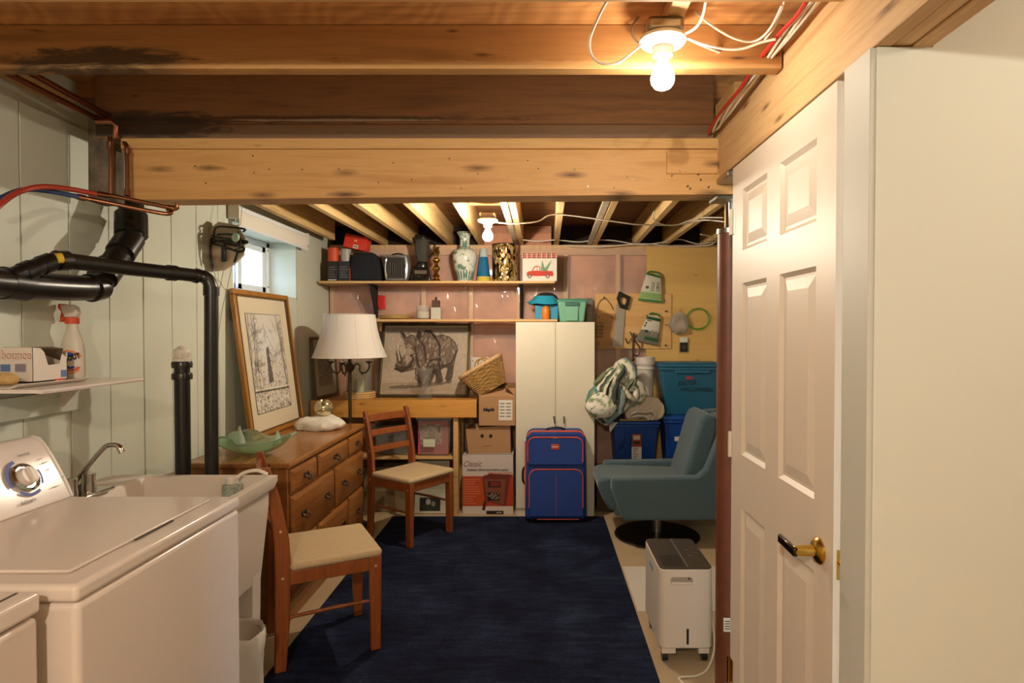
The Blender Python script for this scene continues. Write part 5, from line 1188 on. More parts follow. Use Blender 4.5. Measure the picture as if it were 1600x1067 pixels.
for r_ in range(5):
    for c_ in range(2): box(x0 + .008 + c_ * .05, 4.7678, wz(630 + r_ * 5, 4.77) - .006, x0 + .046 + c_ * .05, 4.7685, wz(630 + r_ * 5, 4.77) + .002).build('print_line', M['ink_grey'], lb)
text('Maple', .036, (wx(763, 4.77), 4.769, wz(640, 4.77)), (1, 0, .03), (0, 0, 1), M['ink'], t, shear=.2, bold=.06)
# wicker basket, tilted
t = thing('wicker_basket', 'woven wicker basket with loop handles tipped over on the open carton', 'basket', tuple(W(762, 600, Y=4.87)))
Mb = Matrix.Translation(W(771, 607, Y=4.86)) @ Matrix.Rotation(R(-30), 4, 'Y')
M['wicker'] = plain('wicker', '#a88148', .8, var=.42, vs=75, bump=.6, bs=120)
def bask(z): k = .105 + .075 * z / .2; return (k, k * .62)
m = MB(); seg_ = 44
for j in range(13):
    z = .006 + .0155 * j; hx, hy = bask(z); pts = []
    for i in range(seg_):
        a_ = 2 * math.pi * i / seg_; c_, s_ = math.cos(a_), math.sin(a_); e_ = .45
        w = .006 * (1 if (i + j) % 2 else -1)
        pts.append(Vector((math.copysign(abs(c_) ** e_, c_) * (hx + w), math.copysign(abs(s_) ** e_, s_) * (hy + w), z)))
    MB().tube([Mb @ p for p in pts], .0082, 6, True).build('woven_row', M['wicker'], t)
hx, hy = bask(0); MB().box(-hx * .95, -hy * .95, 0, hx * .95, hy * .95, .008).xf(Mb).build('base', M['wicker'], t)
hx, hy = bask(.2); MB().tube([Mb @ Vector((math.copysign(abs(math.cos(2 * math.pi * i / 44)) ** .45, math.cos(2 * math.pi * i / 44)) * hx, math.copysign(abs(math.sin(2 * math.pi * i / 44)) ** .45, math.sin(2 * math.pi * i / 44)) * hy, 0.209)) for i in range(44)], .017, 8, True).build('rim', plain('wicker_rim', '#c79f70', .8, var=.3, vs=60, bump=.5, bs=120), t)
for s_ in (-1, 1): MB().tube([Mb @ p for p in arc((.02, s_ * hy, .2), .052, 0, 180, 14, v=(0, 0, 1.15))], .006, 8).build('loop_handle', M['wicker'], t)

a, b = W(736, 580, Y=5.17), W(764, 558, Y=5.17)
t = thing('wall_plate', 'blank white plate on the insulated wall above the wicker basket', 'plate', ((a.x + b.x) / 2, 5.17, a.z))
box(a.x, 5.160, a.z, b.x, 5.172, b.z).build('plate', M['paper'], t, .002)
for x in (a.x + .015, b.x - .015): MB().cyl((x, 5.157, b.z - .03), (x, 5.161, b.z - .03), .005, n=10).build('screw', M['scr'], t)
# --- white cabinet
t = thing('cabinet', 'tall cream two door cabinet behind the blue suitcase', 'cabinet', (.11, 4.95, 0))
x0, x1 = wx(806, 4.75), wx(929, 4.75); xm = wx(868, 4.75)
M['cabinet'] = plain('cream_laminate', '#d3ccb8', .45)
box(x0, 4.752, .0, x1, 5.13, 1.522).build('carcass', M['cabinet'], t, .002)
for a, b, hx_ in ((x0, xm - .0015, wx(866, 4.75)), (xm + .0015, x1, wx(881, 4.75))):
    dr = box(a, 4.733, .065, b, 4.751, 1.52).build('door', M['cabinet'], t, .002)
    MB().tube([(hx_ - .006, 4.715, .788), (hx_, 4.712, .76), (hx_ + .004, 4.714, .735)] if a == x0 else [(hx_, 4.715, .79), (hx_, 4.712, .735)], .006, 8).build('handle', M['steel'], dr)
    for z in (.785, .74): MB().cyl((hx_, 4.733, z), (hx_, 4.716, z), .004, n=8).build('handle_post', M['steel'], dr)
box(x0 + .01, 4.745, .0, x1 - .01, 4.752, .063).build('plinth', M['cabinet'], t)
# green tote on cabinet
t, fc, up = tote('green_tote', 'small sage green storage bin on the cream cabinet top', wx(869, 4.74), wx(920, 4.74), 4.74, .34, 1.5225, wz(466, 4.74), plain('sage_plastic', '#6da58c', .45), plain('green_lid', '#3f7d68', .45), .02, False)
zb_ = 1.5225
box(wx(883, 4.74), 4.742, zb_ + .125, wx(905, 4.74), 4.75, zb_ + .155).build('latch_panel', plain('deep_green', '#2f5f50', .5), t, .002)
MB().taper((wx(894, 4.74), 4.765, zb_ + .01), (.045, .012), (.05, .014), .115).build('front_rib', bpy.data.materials['sage_plastic'], t, .003)
# suitcase
t = thing('suitcase', 'upright blue fabric suitcase with orange piping', 'suitcase', (.115, 4.58, .0))
M['suit'] = plain('blue_nylon', '#173a86', .7, var=.08, vs=50, bump=.2, bs=260)
x0, x1 = wx(820, 4.53), wx(917.5, 4.53); yf, zt_ = 4.535, wz(674, 4.535); zb_ = .030
cx = (x0 + x1) / 2; hw = (x1 - x0) / 2
def rrect(x0, x1, z0, z1, r, n=6, rb=None):
    rb = r if rb is None else rb; out = []
    for (ax, az, a0, q) in ((x1, z1, 0, r), (x0, z1, 90, r), (x0, z0, 180, rb), (x1, z0, 270, rb)):
        cx_ = ax - q if ax == x1 else ax + q; cz_ = az - q if az == z1 else az + q
        for k in range(n + 1): a = R(a0 + 90 * k / n); out.append((cx_ + q * math.cos(a), cz_ + q * math.sin(a)))
    return out
ol = rrect(x0, x1, zb_, zt_, .06, 8, .035)
MB().prism([(cx + (x - cx) * (1 - .04 * ((z - zb_) / (zt_ - zb_))), yf + .02, z) for x, z in ol], (0, .155, 0)).build('body', M['suit'], t, .022, seg=4)
up_ = rrect(x0 + .022, x1 - .022, .445, zt_ - .045, .05, 6, .012); lo_ = rrect(x0 + .028, x1 - .022, .055, .418, .05, 6, .02)
for pp, dep, nm in ((up_, .020, 'upper_pocket'), (lo_, .032, 'lower_pocket')):
    MB().prism([(x, yf + .022, z) for x, z in pp], (0, -dep, 0)).build(nm, M['suit'], t, .014, seg=4)
pp = lambda q, z0: [(x, z) for x, z in q if z > z0]
for q, y, z0 in ((rrect(x0 + .022, x1 - .030, .445, zt_ - .045, .055, 6, .012), yf + .0005, .47), (rrect(x0 + .032, x1 - .030, .055, .418, .06, 6, .02), yf - .0105, .13)):
    pts = [(x, y, z) for x, z in q if z > z0]; pts = [(q[0][0], y, z0)] + pts + [(pts[-1][0], y, z0)]
    MB().tube(pts, .0042, 8).build('orange_piping', M['orange'], t)
MB().tube([(x, yf + .03, z) for x, z in rrect(x0 + .012, x1 - .012, .32, zt_ - .004, .06, 8, .01) if z > zt_ - .05], .007, 8).build('orange_piping', M['orange'], t)
MB().tube([(x0 + .006, yf + .04, .12), (x0 + .004, yf + .04, .62)], .008, 8).build('orange_piping', M['orange'], t)
MB().tube([(x0 + .09, yf + .012, .036), (x1 - .06, yf + .012, .036)], .004, 8).build('orange_piping', M['orange'], t)
MB().tube([(cx + .0, yf - .0105, .07), (cx, yf - .0105, .37)], .0015, 6).build('seam', M['orange'], t)
bd = MB().box(cx - .036, yf - .002, wz(702.5, yf), cx + .026, yf + .003, wz(694, yf)).build('badge', plain('badge_red', '#b0402e', .4), t, .002)
MB().hexa((cx - .03, yf - .0028, wz(698, yf)), (cx + .02, yf - .0028, wz(698, yf)), .001, .005).build('badge_mark', M['paper'], bd)
hz_ = zt_ - .006
MB().tube(smoothpath([(cx - .072, yf + .07, hz_), (cx - .06, yf + .068, hz_ + .014), (cx - .03, yf + .066, hz_ + .024), (cx + .03, yf + .066, hz_ + .024), (cx + .062, yf + .068, hz_ + .014), (cx + .074, yf + .07, hz_)], 5), .008, 10).build('top_handle', M['black'], t)
MB().tube(smoothpath([(x0 + .004, yf + .09, .28), (x0 - .016, yf + .09, .31), (x0 - .016, yf + .09, .39), (x0 + .004, yf + .09, .42)], 5), .009, 10).build('side_handle', M['black'], t)
for x in (x0 + .05, x1 - .05):
    MB().cyl((x - .014, yf + .14, .0275), (x + .014, yf + .14, .0275), .019, n=18).build('wheel', M['black'], t)
    box(x - .016, yf + .03, .0095, x + .016, yf + .06, .04).build('foot', M['black'], t)
MB().tube([(cx - .02, yf + .0005, zt_ - .05), (cx + .012, yf + .0005, zt_ - .05)], .004, 8).build('zip_pull', M['steel'], t)

# ================================================================== TOOLS ON THE REAR WALL
YP = 5.15
def wp(x, y, Y=YP): return W(x, y, Y=Y)
t = thing('hand_saw', 'hand saw with a black grip hanging blade down on the plywood', 'saw', tuple(wp(970, 500)))
MB().prism([wp(964, 474), wp(977, 478), wp(973, 541), wp(956, 541)], (0, .0025, 0)).build('blade', plain('saw_steel', '#a2978a', .4, .35, var=.1, vs=10), t)
hd = [wp(967, 455), wp(985, 464), wp(980, 484), wp(968, 481), wp(963, 466)]
c = sum(hd, Vector()) / 5
n5 = len(hd); inner = [c + (p - c) * .46 for p in hd]
m = MB()
vs = hd + inner + [p + Vector((0, -.022, 0)) for p in hd] + [p + Vector((0, -.022, 0)) for p in inner]
fs = []
for i in range(n5):
    j = (i + 1) % n5
    fs += [(i, j, n5 + j, n5 + i), (2 * n5 + i, 3 * n5 + i, 3 * n5 + j, 2 * n5 + j), (i, 2 * n5 + i, 2 * n5 + j, j), (n5 + i, n5 + j, 3 * n5 + j, 3 * n5 + i)]
m.add(vs, fs).build('grip', M['black'], t, .004)
MB().cyl(wp(966, 458, 5.165), wp(966, 458, 5.115), .003, n=8).build('hanging_nail', M['scr'], t)
M['bagw'] = plain('seed_bag', '#cfcabf', .35); M['bagg'] = plain('bag_green', '#3b7a34', .4); M['bagk'] = plain('bag_dark', '#243a24', .4)
for nm, lab, cn, gr, tint in (('seed_bag', 'white plastic bag with green bands hanging high on the plywood', ((1010, 426), (1032, 432), (1034, 474), (996, 470)), .22, '#5f9a3c'),
                              ('seed_bag', 'white plastic bag with a dark printed foot hanging below the other', ((1012, 492), (1032, 496), (1027, 540), (992, 532)), .0, '#3a4a35')):
    tl, tr, br, bl = [wp(*c) for c in cn]
    t = thing(nm, lab, 'bag', tuple((bl + br) / 2))
    off = Vector((0, -.022, 0)); cv = Canvas(50, 60, '#cbc6ba')
    if gr: cv.rect(0, .12, 1, .34, '#6fa043', .8); cv.rect(0, .02, 1, .1, '#3f7a32'); cv.rect(0, .34, 1, .42, '#b4c49a', .6); cv.rect(.42, .38, .62, .72, '#a39e90'); cv.rect(.7, .4, .9, .75, '#a39e90'); cv.ell(.75, .55, .04, '#6a4038'); cv.ell(.25, .5, .09, '#3a2f2a', .9, .06); cv.rect(0, .92, 1, 1, '#2f6a30')
    else: cv.rect(0, .0, 1, .45, '#4b4a44', .8); cv.rect(.35, .12, 1, .24, '#2f5a34'); cv.ell(.3, .42, .1, '#2b2624', .9, .06); cv.rect(.55, .3, .68, .5, '#8f8a80', .8); cv.rect(.75, .3, .9, .5, '#8f8a80', .8); cv.rect(0, .84, 1, .95, '#28502c'); cv.ell(.12, .6, .05, '#2b2a28'); cv.ell(.12, .7, .05, '#2b2a28'); cv.rect(.1, .78, .4, .81, '#2b2a28')
    # pillow shaped pouch
    k = 10; vs = []; fs = []
    for side in (-1, 1):
        for j in range(k + 1):
            for i in range(k + 1):
                u_, v_ = i / k, j / k; p = (bl * (1 - u_) + br * u_) * (1 - v_) + (tl * (1 - u_) + tr * u_) * v_
                vs.append(p + Vector((0, side * .016 * math.sin(math.pi * u_) ** .6 * math.sin(math.pi * v_) ** .6, 0)) + Vector((0, -.018, 0)))
    for s_ in range(2):
        for j in range(k):
            for i in range(k): q_ = s_ * (k + 1) ** 2 + j * (k + 1) + i; fs.append((q_, q_ + 1, q_ + k + 2, q_ + k + 1))
    MB().add(vs, fs).build('pouch', M['bagw'], t)
    ob = cv.build('bag_print', (0, 0, 0), (1, 0, 0), (0, 0, 1), M['print'], t)
    Mi = rootmat(t).inverted()
    for v in ob.data.vertices:
        lx = (rootmat(t) @ v.co); u_, v_ = lx.x, lx.z
        p = (bl * (1 - u_) + br * u_) * (1 - v_) + (tl * (1 - u_) + tr * u_) * v_
        v.co = Mi @ (p + Vector((0, -.018 - .0175 * (max(0, math.sin(math.pi * u_)) ** .6) * (max(0, math.sin(math.pi * v_)) ** .6) - .0012, 0)))
    MB().tube(smoothpath([tl + Vector((.01, -.018, 0)), (tl + tr) / 2 + Vector((-.02, -.01, .025)), (tl + tr) / 2 + Vector((.03, -.012, .015)), tr + Vector((-.01, -.018, 0))], 4), .007, 8).build('twist_tie', M['bagg'], t)
t = thing('green_wire_coil', 'coil of bright green garden wire hung on the plywood', 'wire', tuple(wp(1091, 500)))
for k in range(4):
    c = wp(1091 + rg.uniform(-1.5, 1.5), 498 + rg.uniform(-1, 1), 5.165); r = .095 + rg.uniform(-.006, .006)
    MB().tube([c + Vector((r * (1 + .05 * math.sin(3 * i + k)) * math.cos(2 * math.pi * i / 36), -.004 * k + .003 * math.sin(i * 2.1 + k), r * math.sin(2 * math.pi * i / 36) * .92)) for i in range(36)], .0022, 6, True).build('wire_loop', plain('green_wire', '#59a03c', .4), t)
MB().cyl(wp(1091, 482, 5.178), wp(1091, 482, 5.14), .003, n=8).build('nail', M['scr'], t)
t = thing('wrapped_wire_bundle', 'bundle of grey wire in a clear bag beside the green coil', 'wire', tuple(wp(1059, 500)))
MB().ell(wp(1061, 506, 5.14), (.085, .03, .095), 24, 14).jitter(.012, 14).build('clear_bag', clear('crumpled_poly', '#efe7dc', amount=.72), t)
for k in range(5):
    c = wp(1060, 507, 5.145); r = .055 + .006 * k
    MB().tube([c + Vector((r * math.cos(2 * math.pi * i / 30), -.01 + .006 * math.sin(i + k), r * math.sin(2 * math.pi * i / 30))) for i in range(30)], .003, 6, True).build('wire_loop', plain('grey_wire', '#8c8073', .4, .4), t)
MB().tube([wp(1061, 490, 5.14), wp(1062, 482, 5.165)], .006, 8).build('bag_neck', bpy.data.materials['crumpled_poly'], t)
t = thing('wall_outlet', 'dark electrical outlet on a pale plate in the plywood', 'outlet', tuple(wp(1068, 540, 5.17)))
a, b = wp(1060, 552, 5.172), wp(1076, 529, 5.172)
box(a.x, 5.170, a.z, b.x, 5.1765, b.z).build('plate', plain('clear_plate', '#b79a63', .4), t, .002)
a, b = wp(1062.5, 549.5, 5.165), wp(1074.5, 535, 5.165)
box(a.x, 5.160, a.z, b.x, 5.170, b.z).build('receptacle', M['ink'], t, .003)
MB().cyl((((a.x + b.x) / 2), 5.158, (a.z + b.z) / 2), (((a.x + b.x) / 2), 5.161, (a.z + b.z) / 2), .018, n=18).build('socket_ring', plain('dark_ring', '#3a332c', .5), t)
a, b = wp(1062, 535, 5.165), wp(1074, 527, 5.165)
box(a.x, 5.150, a.z, b.x, 5.170, b.z).build('white_adapter', M['paper'], t, .003)
t = thing('wire_hanger', 'thin wire hoop carrying a small mesh basket by the green bin', 'hook', tuple(wp(938, 500)))
MB().tube(smoothpath([wp(932, 490), wp(935, 474), wp(944, 466), wp(953, 474), wp(958, 484)], 6), .0026, 6).build('hoop', M['darkmetal'], t)
MB().cyl(wp(944, 466, 5.165), wp(944, 463, 5.12), .004, n=8).build('hook', M['darkmetal'], t)
for k in range(5): MB().tube([wp(930, 504 + k * 5.5), wp(942, 504 + k * 5.5)], .002, 6).build('mesh_bar', M['darkmetal'], t)
for k in range(5): MB().tube([wp(930 + k * 3, 504), wp(930 + k * 3, 528)], .002, 6).build('mesh_bar', M['darkmetal'], t)
MB().tube([wp(932, 490), wp(931, 504)], .0022, 6).build('strand', M['darkmetal'], t)
t = thing('hanging_pliers', 'dark tangled tool with long handles hanging below the saw', 'tool', tuple(wp(990, 540)))
for pts, r in (([wp(990, 520), wp(989, 545), wp(989.5, 562)], .008), ([wp(990, 522), wp(981, 536), wp(977, 528)], .004), ([wp(990, 530), wp(1000, 545), wp(996, 556), wp(988, 552)], .005), ([wp(994, 524), wp(1003, 536), wp(1000, 548)], .004), ([wp(984, 518), wp(990, 528), wp(996, 522)], .004)):
    MB().tube(smoothpath(pts, 4), r, 8).build('tool_arm', M['darkmetal'], t)
MB().ell(wp(989, 561), (.013, .012, .02)).build('weight', M['scr'], t)
MB().cyl(wp(990, 520, 5.165), wp(990, 520, 5.13), .003, n=8).build('nail', M['scr'], t)
t = thing('wall_thermostat', 'narrow grey tool strip hanging beside the green bin', 'tool', tuple(wp(924, 480)))
a, b = wp(917, 503, 5.10), wp(926.5, 465, 5.10)
box(a.x, 5.13, a.z, b.x, 5.15, b.z).build('strip', plain('grey_strip', '#8c8170', .5, var=.2, vs=30), t, .003)
box(a.x, 5.125, b.z - .06, b.x, 5.131, b.z - .005).build('dark_head', M['ink_grey'], t)
MB().cyl((a.x + .02, 5.12, b.z - .01), (a.x + .02, 5.17, b.z - .005), .003, n=8).build('nail', M['scr'], t)
for (x, y) in ((1088, 431), (1042, 508), (1080, 522), (1039, 470), (1091, 563)):
    c = wp(x, y, 5.175)
    MB().tube([c + Vector((0, .002, .008)), c + Vector((0, -.018, .004)), c + Vector((-.012, -.026, .0)), c + Vector((-.02, -.018, .004))], .002, 6).build('hook', M['scr'], wall_back)

# ================================================================== BINS AND BEDDING
M['blue'] = plain('blue_tote', '#123f8f', .4); M['bluelid'] = plain('blue_lid_plastic', '#15489c', .4); M['tealt'] = plain('teal_tote', '#1f5f80', .4)
tag(box(.45, 4.86, .002, 1.60, 5.12, .332).build('plank_crate', plain('dark_planks', '#3d2c20', .8, var=.2, vs=8), None), 'long dark low crate on the floor under the blue bins', 'crate')
c_ = bpy.data.objects['plank_crate']
for k in range(3): box(.448, 4.851, .01 + k * .107, 1.602, 4.859, .105 + k * .107).build('plank', c_.data.materials[0], c_)
t, fc, up = tote('blue_tote', 'blue storage bin under the bedding with a red and white label', wx(956, 4.83), wx(1033, 4.83), 4.83, .30, .3335, wz(657, 4.83), M['blue'], M['bluelid'], .03)
f0 = lambda x, y, tp=.03: None
def facequad(t, x0, y0, x1, y1, Y, mat, nm, thick=.002):
    a, b = W(x0, y1, Y=Y), W(x1, y0, Y=Y); return box(a.x, Y - thick, a.z, b.x, Y, b.z).build(nm, mat, t)
lb = facequad(t, 987, 678, 1002.5, 718, 4.834, M['paper'], 'label'); facequad(t, 987, 678, 1002.5, 698, 4.8318, plain('label_red', '#8d3427', .5), 'label_head')
facequad(t, 989.5, 680.5, 1000, 687, 4.8295, plain('label_cream', '#c9b79a', .6), 'label_panel'); facequad(t, 990, 690, 1000, 693.5, 4.8295, M['ink'], 'label_mark')
for k in range(6): facequad(t, 989, 700 + 3 * k, 998 - (k % 3) * 2, 701 + 3 * k, 4.8318, M['ink_grey'], 'print_line')
for pts in ([(967, 705), (972, 690), (977, 683), (975, 694), (969, 702), (976, 697)], [(974, 712), (977, 704), (981, 700)], [(984, 690), (986, 683), (983, 700)]):
    MB().tube([W(x, y, Y=4.836 + .03 * (.3 if y < 695 else .5)) for x, y in pts], .0022, 6).build('handwriting', M['ink'], t)
MB().add([W(951, 659, Y=4.825), W(965, 660, Y=4.822), W(953, 676, Y=4.822)], [(0, 1, 2)]).build('torn_paper', M['paper'], t)
zl1 = wz(657, 4.83)
t, fc, up = tote('blue_tote', 'blue storage bin under the teal bin, behind the armchair', wx(1037, 4.84), wx(1135, 4.84), 4.84, .28, .3335, wz(649.5, 4.84), M['blue'], M['bluelid'], .03)
facequad(t, 1054, 682, 1074, 689, 4.850, M['paper'], 'label'); facequad(t, 1062, 683.5, 1070, 687, 4.8478, M['ink_grey'], 'print_line')
zl2 = wz(649.5, 4.84)
x0, x1 = wx(1030.5, 4.80), wx(1136, 4.80); zt2 = wz(567, 4.80)
t, fc, up = tote('teal_tote', 'dark teal storage bin with handwritten holiday words', x0, x1, 4.80, .34, zl2 + .0006, zt2, M['tealt'], M['tealt'], .055, False)
h = zt2 - zl2; cx = (x0 + x1) / 2; hx = (x1 - x0) / 2
def on(x, y):
    p = W(x, y, Y=4.83); s_ = (p.z - zl2) / h; return Vector((W(x, y, Y=4.83).x, 4.814 + .055 * (1 - s_ / .92) - .001, p.z))
text('EASTER', .052, on(1074, 599), (1, 0, .05), up, M['ink'], t, bold=.006, squeeze=.85, shear=.1, name='handwriting')
text('HALLOWEEN', .047, on(1089, 609), (1, 0, -.03), up, M['ink'], t, bold=.006, squeeze=.9, shear=.1, name='handwriting')
p = on(1077, 590.5); MB().cyl(p + Vector((0, .004, 0)), p - Vector((0, .003, 0)), .012, n=24).xf(Matrix.Translation(p) @ Matrix.Diagonal((2.8, 1, 1, 1)) @ Matrix.Translation(-p)).build('badge', plain('badge_red_oval', '#a83a33', .4), t)
MB().box(cx - .14, 4.806, zl2 + h * .80, cx + .14, 4.83, zl2 + h * .865).build('grip_recess', M['tealt'], t, .006)
# bucket
t = thing('white_bucket', 'tall white plastic tub without a lid behind the bedding', 'bucket', (.85, 4.935, zl1))
c = (.85, 4.935, zl1 + .001); hb_ = wz(558, 4.93) - zl1
MB().lathe([(.0, 0), (.062, 0), (.070, hb_ * .88), (.077, hb_ * .88), (.078, hb_ * .94), (.076, hb_ * .95), (.076, hb_), (.070, hb_), (.066, hb_ * .85), (.06, .02), (.0, .02)], c, 36).build('tub', plain('bucket_plastic', '#c4bdb7', .4), t)
MB().lathe([(.070, hb_ * .80), (.077, hb_ * .81), (.077, hb_ * .835), (.070, hb_ * .84)], c, 36).build('rim_ring', M['whiteplastic'], t)
# comforter heap: one draped mass with its rolled folds, print carried as vertex colour
CC = {'c': '#cfc9b9', 'g': '#7f8d68', 'd': '#4b524b', 'k': '#333836', 's': '#7c8a8d', 't': '#4f7f88', 'w': '#dad5c8', 'b': '#a9a08d', 'p': '#bfae9c'}
def cloth(name, lab, core, folds, mat):
    V, Fc, K = [], [], []
    def put(m, colf):
        b0 = len(V); V.extend(m.v); Fc.extend([[b0 + i for i in q_] for q_ in m.f]); K.extend([colf(i, p) for i, p in enumerate(m.v)])
    for (c, r, col) in core:
        m = MB().ell(c, r, 40, 26).jitter(.03, 6, 3).jitter(.012, 16, 8)
        put(m, lambda i, p: lin(CC['g']) if mnoise.noise(p * 26) > .22 else lin(CC[col]))
    for (pts, rad, pat) in folds:
        P_ = smoothpath(pts, 7); n_ = len(P_); nn = 20
        rr_ = [rad * (.45 + .55 * math.sin(math.pi * min(1, max(0, (i + .6) / n_))) ** .5) for i in range(n_)]
        m = MB().tube(P_, rr_, nn); m.jitter(.013, 17, rad * 100); m.jitter(.006, 40, 3)
        put(m, lambda i, p: tuple(lin(CC['g']) if (pat[(i % nn) * len(pat) // nn] in 'cw' and mnoise.noise(p * 34 + Vector((2, 0, 5))) > .30) else lin(CC[pat[(i % nn) * len(pat) // nn]])))
    o_ = Vector((sum(p.x for p in V) / len(V), sum(p.y for p in V) / len(V), min(p.z for p in V)))
    me = bpy.data.meshes.new(name); me.from_pydata([tuple(p - o_) for p in V], [], Fc)
    at = me.color_attributes.new('print', 'FLOAT_COLOR', 'POINT'); at.data.foreach_set('color', np.array([(*k, 1) for k in K], np.float32).ravel())
    me.materials.append(mat); me.polygons.foreach_set('use_smooth', [True] * len(me.polygons))
    o = bpy.data.objects.new(name, me); COL.objects.link(o); o.location = o_; return o
q = lambda l, Y: [W(x, y, Y=Y + dy) for x, y, dy in l]
core = [(W(962, 606, Y=4.80), (.145, .12, .17), 'c'), (W(938, 634, Y=4.60), (.11, .07, .09), 'w'), (W(982, 618, Y=4.80), (.09, .08, .10), 'c')]
folds = [(q([(962, 574, .05), (975, 566, -.02), (986, 575, -.05), (990, 595, -.06), (984, 612, -.05)], 4.72), .036, 'wcdkdkdsc'),
         (q([(972, 572, 0), (962, 590, -.05), (955, 610, -.07), (950, 632, -.07), (940, 652, -.05)], 4.70), .034, 'sdkdscwcs'),
         (q([(964, 578, 0), (950, 592, -.03), (940, 610, -.05), (930, 628, -.05), (920, 640, -.02)], 4.70), .038, 'cwkcgdwcc'),
         (q([(950, 585, .04), (938, 596, 0), (928, 612, -.02), (918, 630, -.02)], 4.71), .034, 'cgcwcgtcc'),
         (q([(930, 606, -.03), (938, 622, -.07), (950, 630, -.08)], 4.68), .018, 'tttdtttst'),
         (q([(915, 636, 0), (928, 646, -.04), (940, 656, -.04), (950, 662, -.02)], 4.69), .026, 'wcwspcwcs'),
         (q([(940, 660, -.02), (955, 655, -.06), (968, 640, -.08), (974, 620, -.09), (968, 604, -.08)], 4.70), .030, 'sskdsscws'),
         (q([(968, 600, -.06), (978, 612, -.09), (986, 622, -.08), (996, 626, -.05)], 4.70), .026, 'pckkdwdpc'),
         (q([(980, 588, -.03), (994, 596, -.05), (1003, 610, -.04), (1003, 620, -.02), (996, 628, -.02)], 4.72), .026, 'wcbgdgwcc'),
         (q([(985, 602, -.05), (994, 612, -.07), (990, 622, -.07), (978, 634, -.05), (968, 644, -.03)], 4.71), .022, 'wwcdgcwwc'),
         (q([(976, 578, -.05), (966, 592, -.09), (962, 610, -.10), (958, 628, -.10), (962, 642, -.08)], 4.68), .018, 'kdkskdksd'),
         (q([(930, 600, -.05), (938, 590, -.04), (948, 582, -.02), (958, 576, 0)], 4.70), .016, 'gdgcgwgdg'),
         (q([(946, 660, -.03), (936, 650, -.08), (932, 640, -.09)], 4.68), .014, 'kskdksksd'),
         (q([(990, 590, -.06), (982, 602, -.09), (976, 616, -.10), (984, 630, -.09)], 4.70), .015, 'gddgkgdgg'),
         (q([(958, 590, -.05), (948, 606, -.08), (945, 625, -.085), (952, 642, -.08)], 4.68), .020, 'kdsdkwcwk')]
cf = cloth('comforter', '', core, folds, M['cloth'] if 'cloth' in M else vcol('cloth_print', .95, .1))
tag(cf, 'bunched comforter with green, grey and cream pattern on the blue bin', 'bedding')
# folded blanket
t = thing('rolled_blanket', 'folded pinkish cream blanket on the blue bin beside the comforter', 'blanket', (wx(1010, 4.78), 4.90, zl1))
M['blk'] = plain('cream_blanket', '#d6c5b1', .95, var=.05, vs=20, bump=.4, bs=120)
za = zl1 + .0015
pr = [(978, 655), (976, 640), (984, 628), (1000, 621), (1016, 619), (1030, 623), (1038, 633), (1040, 644), (1036, 654), (1026, 659.5), (1012, 659), (1004, 652), (996, 655)]
poly = [W(x, y, Y=4.80) for x, y in pr]
for p in poly: p.z = max(p.z, za)
MB().prism(poly, (0, .05, 0)).jitter(.006, 12).build('fold', M['blk'], t, .022, seg=4)
for pts, r_ in (([(985, 647), (996, 643), (1008, 644), (1018, 642), (1024, 648), (1018, 656)], .010), ([(988, 651), (1000, 649), (1010, 651), (1014, 656)], .010)):
    MB().tube(smoothpath([W(x, y, Y=4.785) for x, y in pts], 5), r_ * 1.25, 10).build('folded_edge', plain('pale_blanket_edge', '#d4c8b8', .95) if 'pale_blanket_edge' not in bpy.data.materials else bpy.data.materials['pale_blanket_edge'], t)
MB().tube(smoothpath([W(x, y, Y=4.772) for x, y in [(984, 651), (996, 647), (1010, 647.5), (1018, 646), (1021, 650)]], 5), .0025, 6).build('painted_fold_shadow', M['ink_grey'], t)  # thin dark line painting the shade in the blanket's crease
a_, b_ = wx(968, 4.84), wx(1012, 4.84)
MB().box(a_, 4.80, za, b_, 4.85, za + .012).build('flat_fold', plain('yellow_fold', '#b59a63', .9), t, .004)

# ================================================================== ARMCHAIR
t = thing('swivel_armchair', 'blue grey upholstered swivel armchair on a black disc base', 'armchair', (.80, 4.30, 0))
af = NT('blue_grey_felt'); af.col(af.ramp(af.noise(af.coords((1, 1, 1)), 120, 4), [(.3, '#42565f'), (.7, '#536770')])); af.bump(af.noise(af.coords((1, 1, 1)), 300, 2), .3, .003); M['felt'] = af.set(.95, 0, .15, Sheen_Weight=.25)
for y0, y1 in ((4.00, 4.085), (4.52, 4.605)):
    pf = [(.470, .478), (1.04, .488), (1.09, .53), (1.165, .72), (1.22, .86), (1.33, .87), (1.33, .80), (1.27, .20), (.545, .195), (.468, .40)]
    MB().prism([(x, y0, z) for x, z in pf], (0, y1 - y0, 0)).build('arm_panel', M['felt'], t, .018, seg=4)
MB().box(.50, 4.086, .20, 1.20, 4.519, .30).build('underframe', M['felt'], t, .015, seg=3)
sc_ = [(.385, .43), (.40, .452), (.44, .462), (.98, .445), (1.02, .43), (1.02, .28), (.50, .24), (.47, .235), (.42, .31), (.388, .39)]
MB().prism([(x, 4.088, z) for x, z in sc_], (0, .43, 0)).build('seat_cushion', M['felt'], t, .02, seg=4)
bk = [(.952, .42), (1.075, .84), (1.095, .875), (1.13, .892), (1.18, .88), (1.205, .84), (1.20, .78), (1.10, .40)]
MB().prism([(x, 4.09, z) for x, z in bk], (0, .425, 0)).build('back_cushion', M['felt'], t, .03, seg=4)
MB().prism([(1.21, 4.086, .22), (1.33, 4.086, .22), (1.37, 4.086, .85), (1.25, 4.086, .85)], (0, .433, 0)).build('back_shell', M['felt'], t, .02)
MB().cyl((.825, 4.30, .022), (.825, 4.30, .20), .037, n=24).build('column', M['steel'], t)
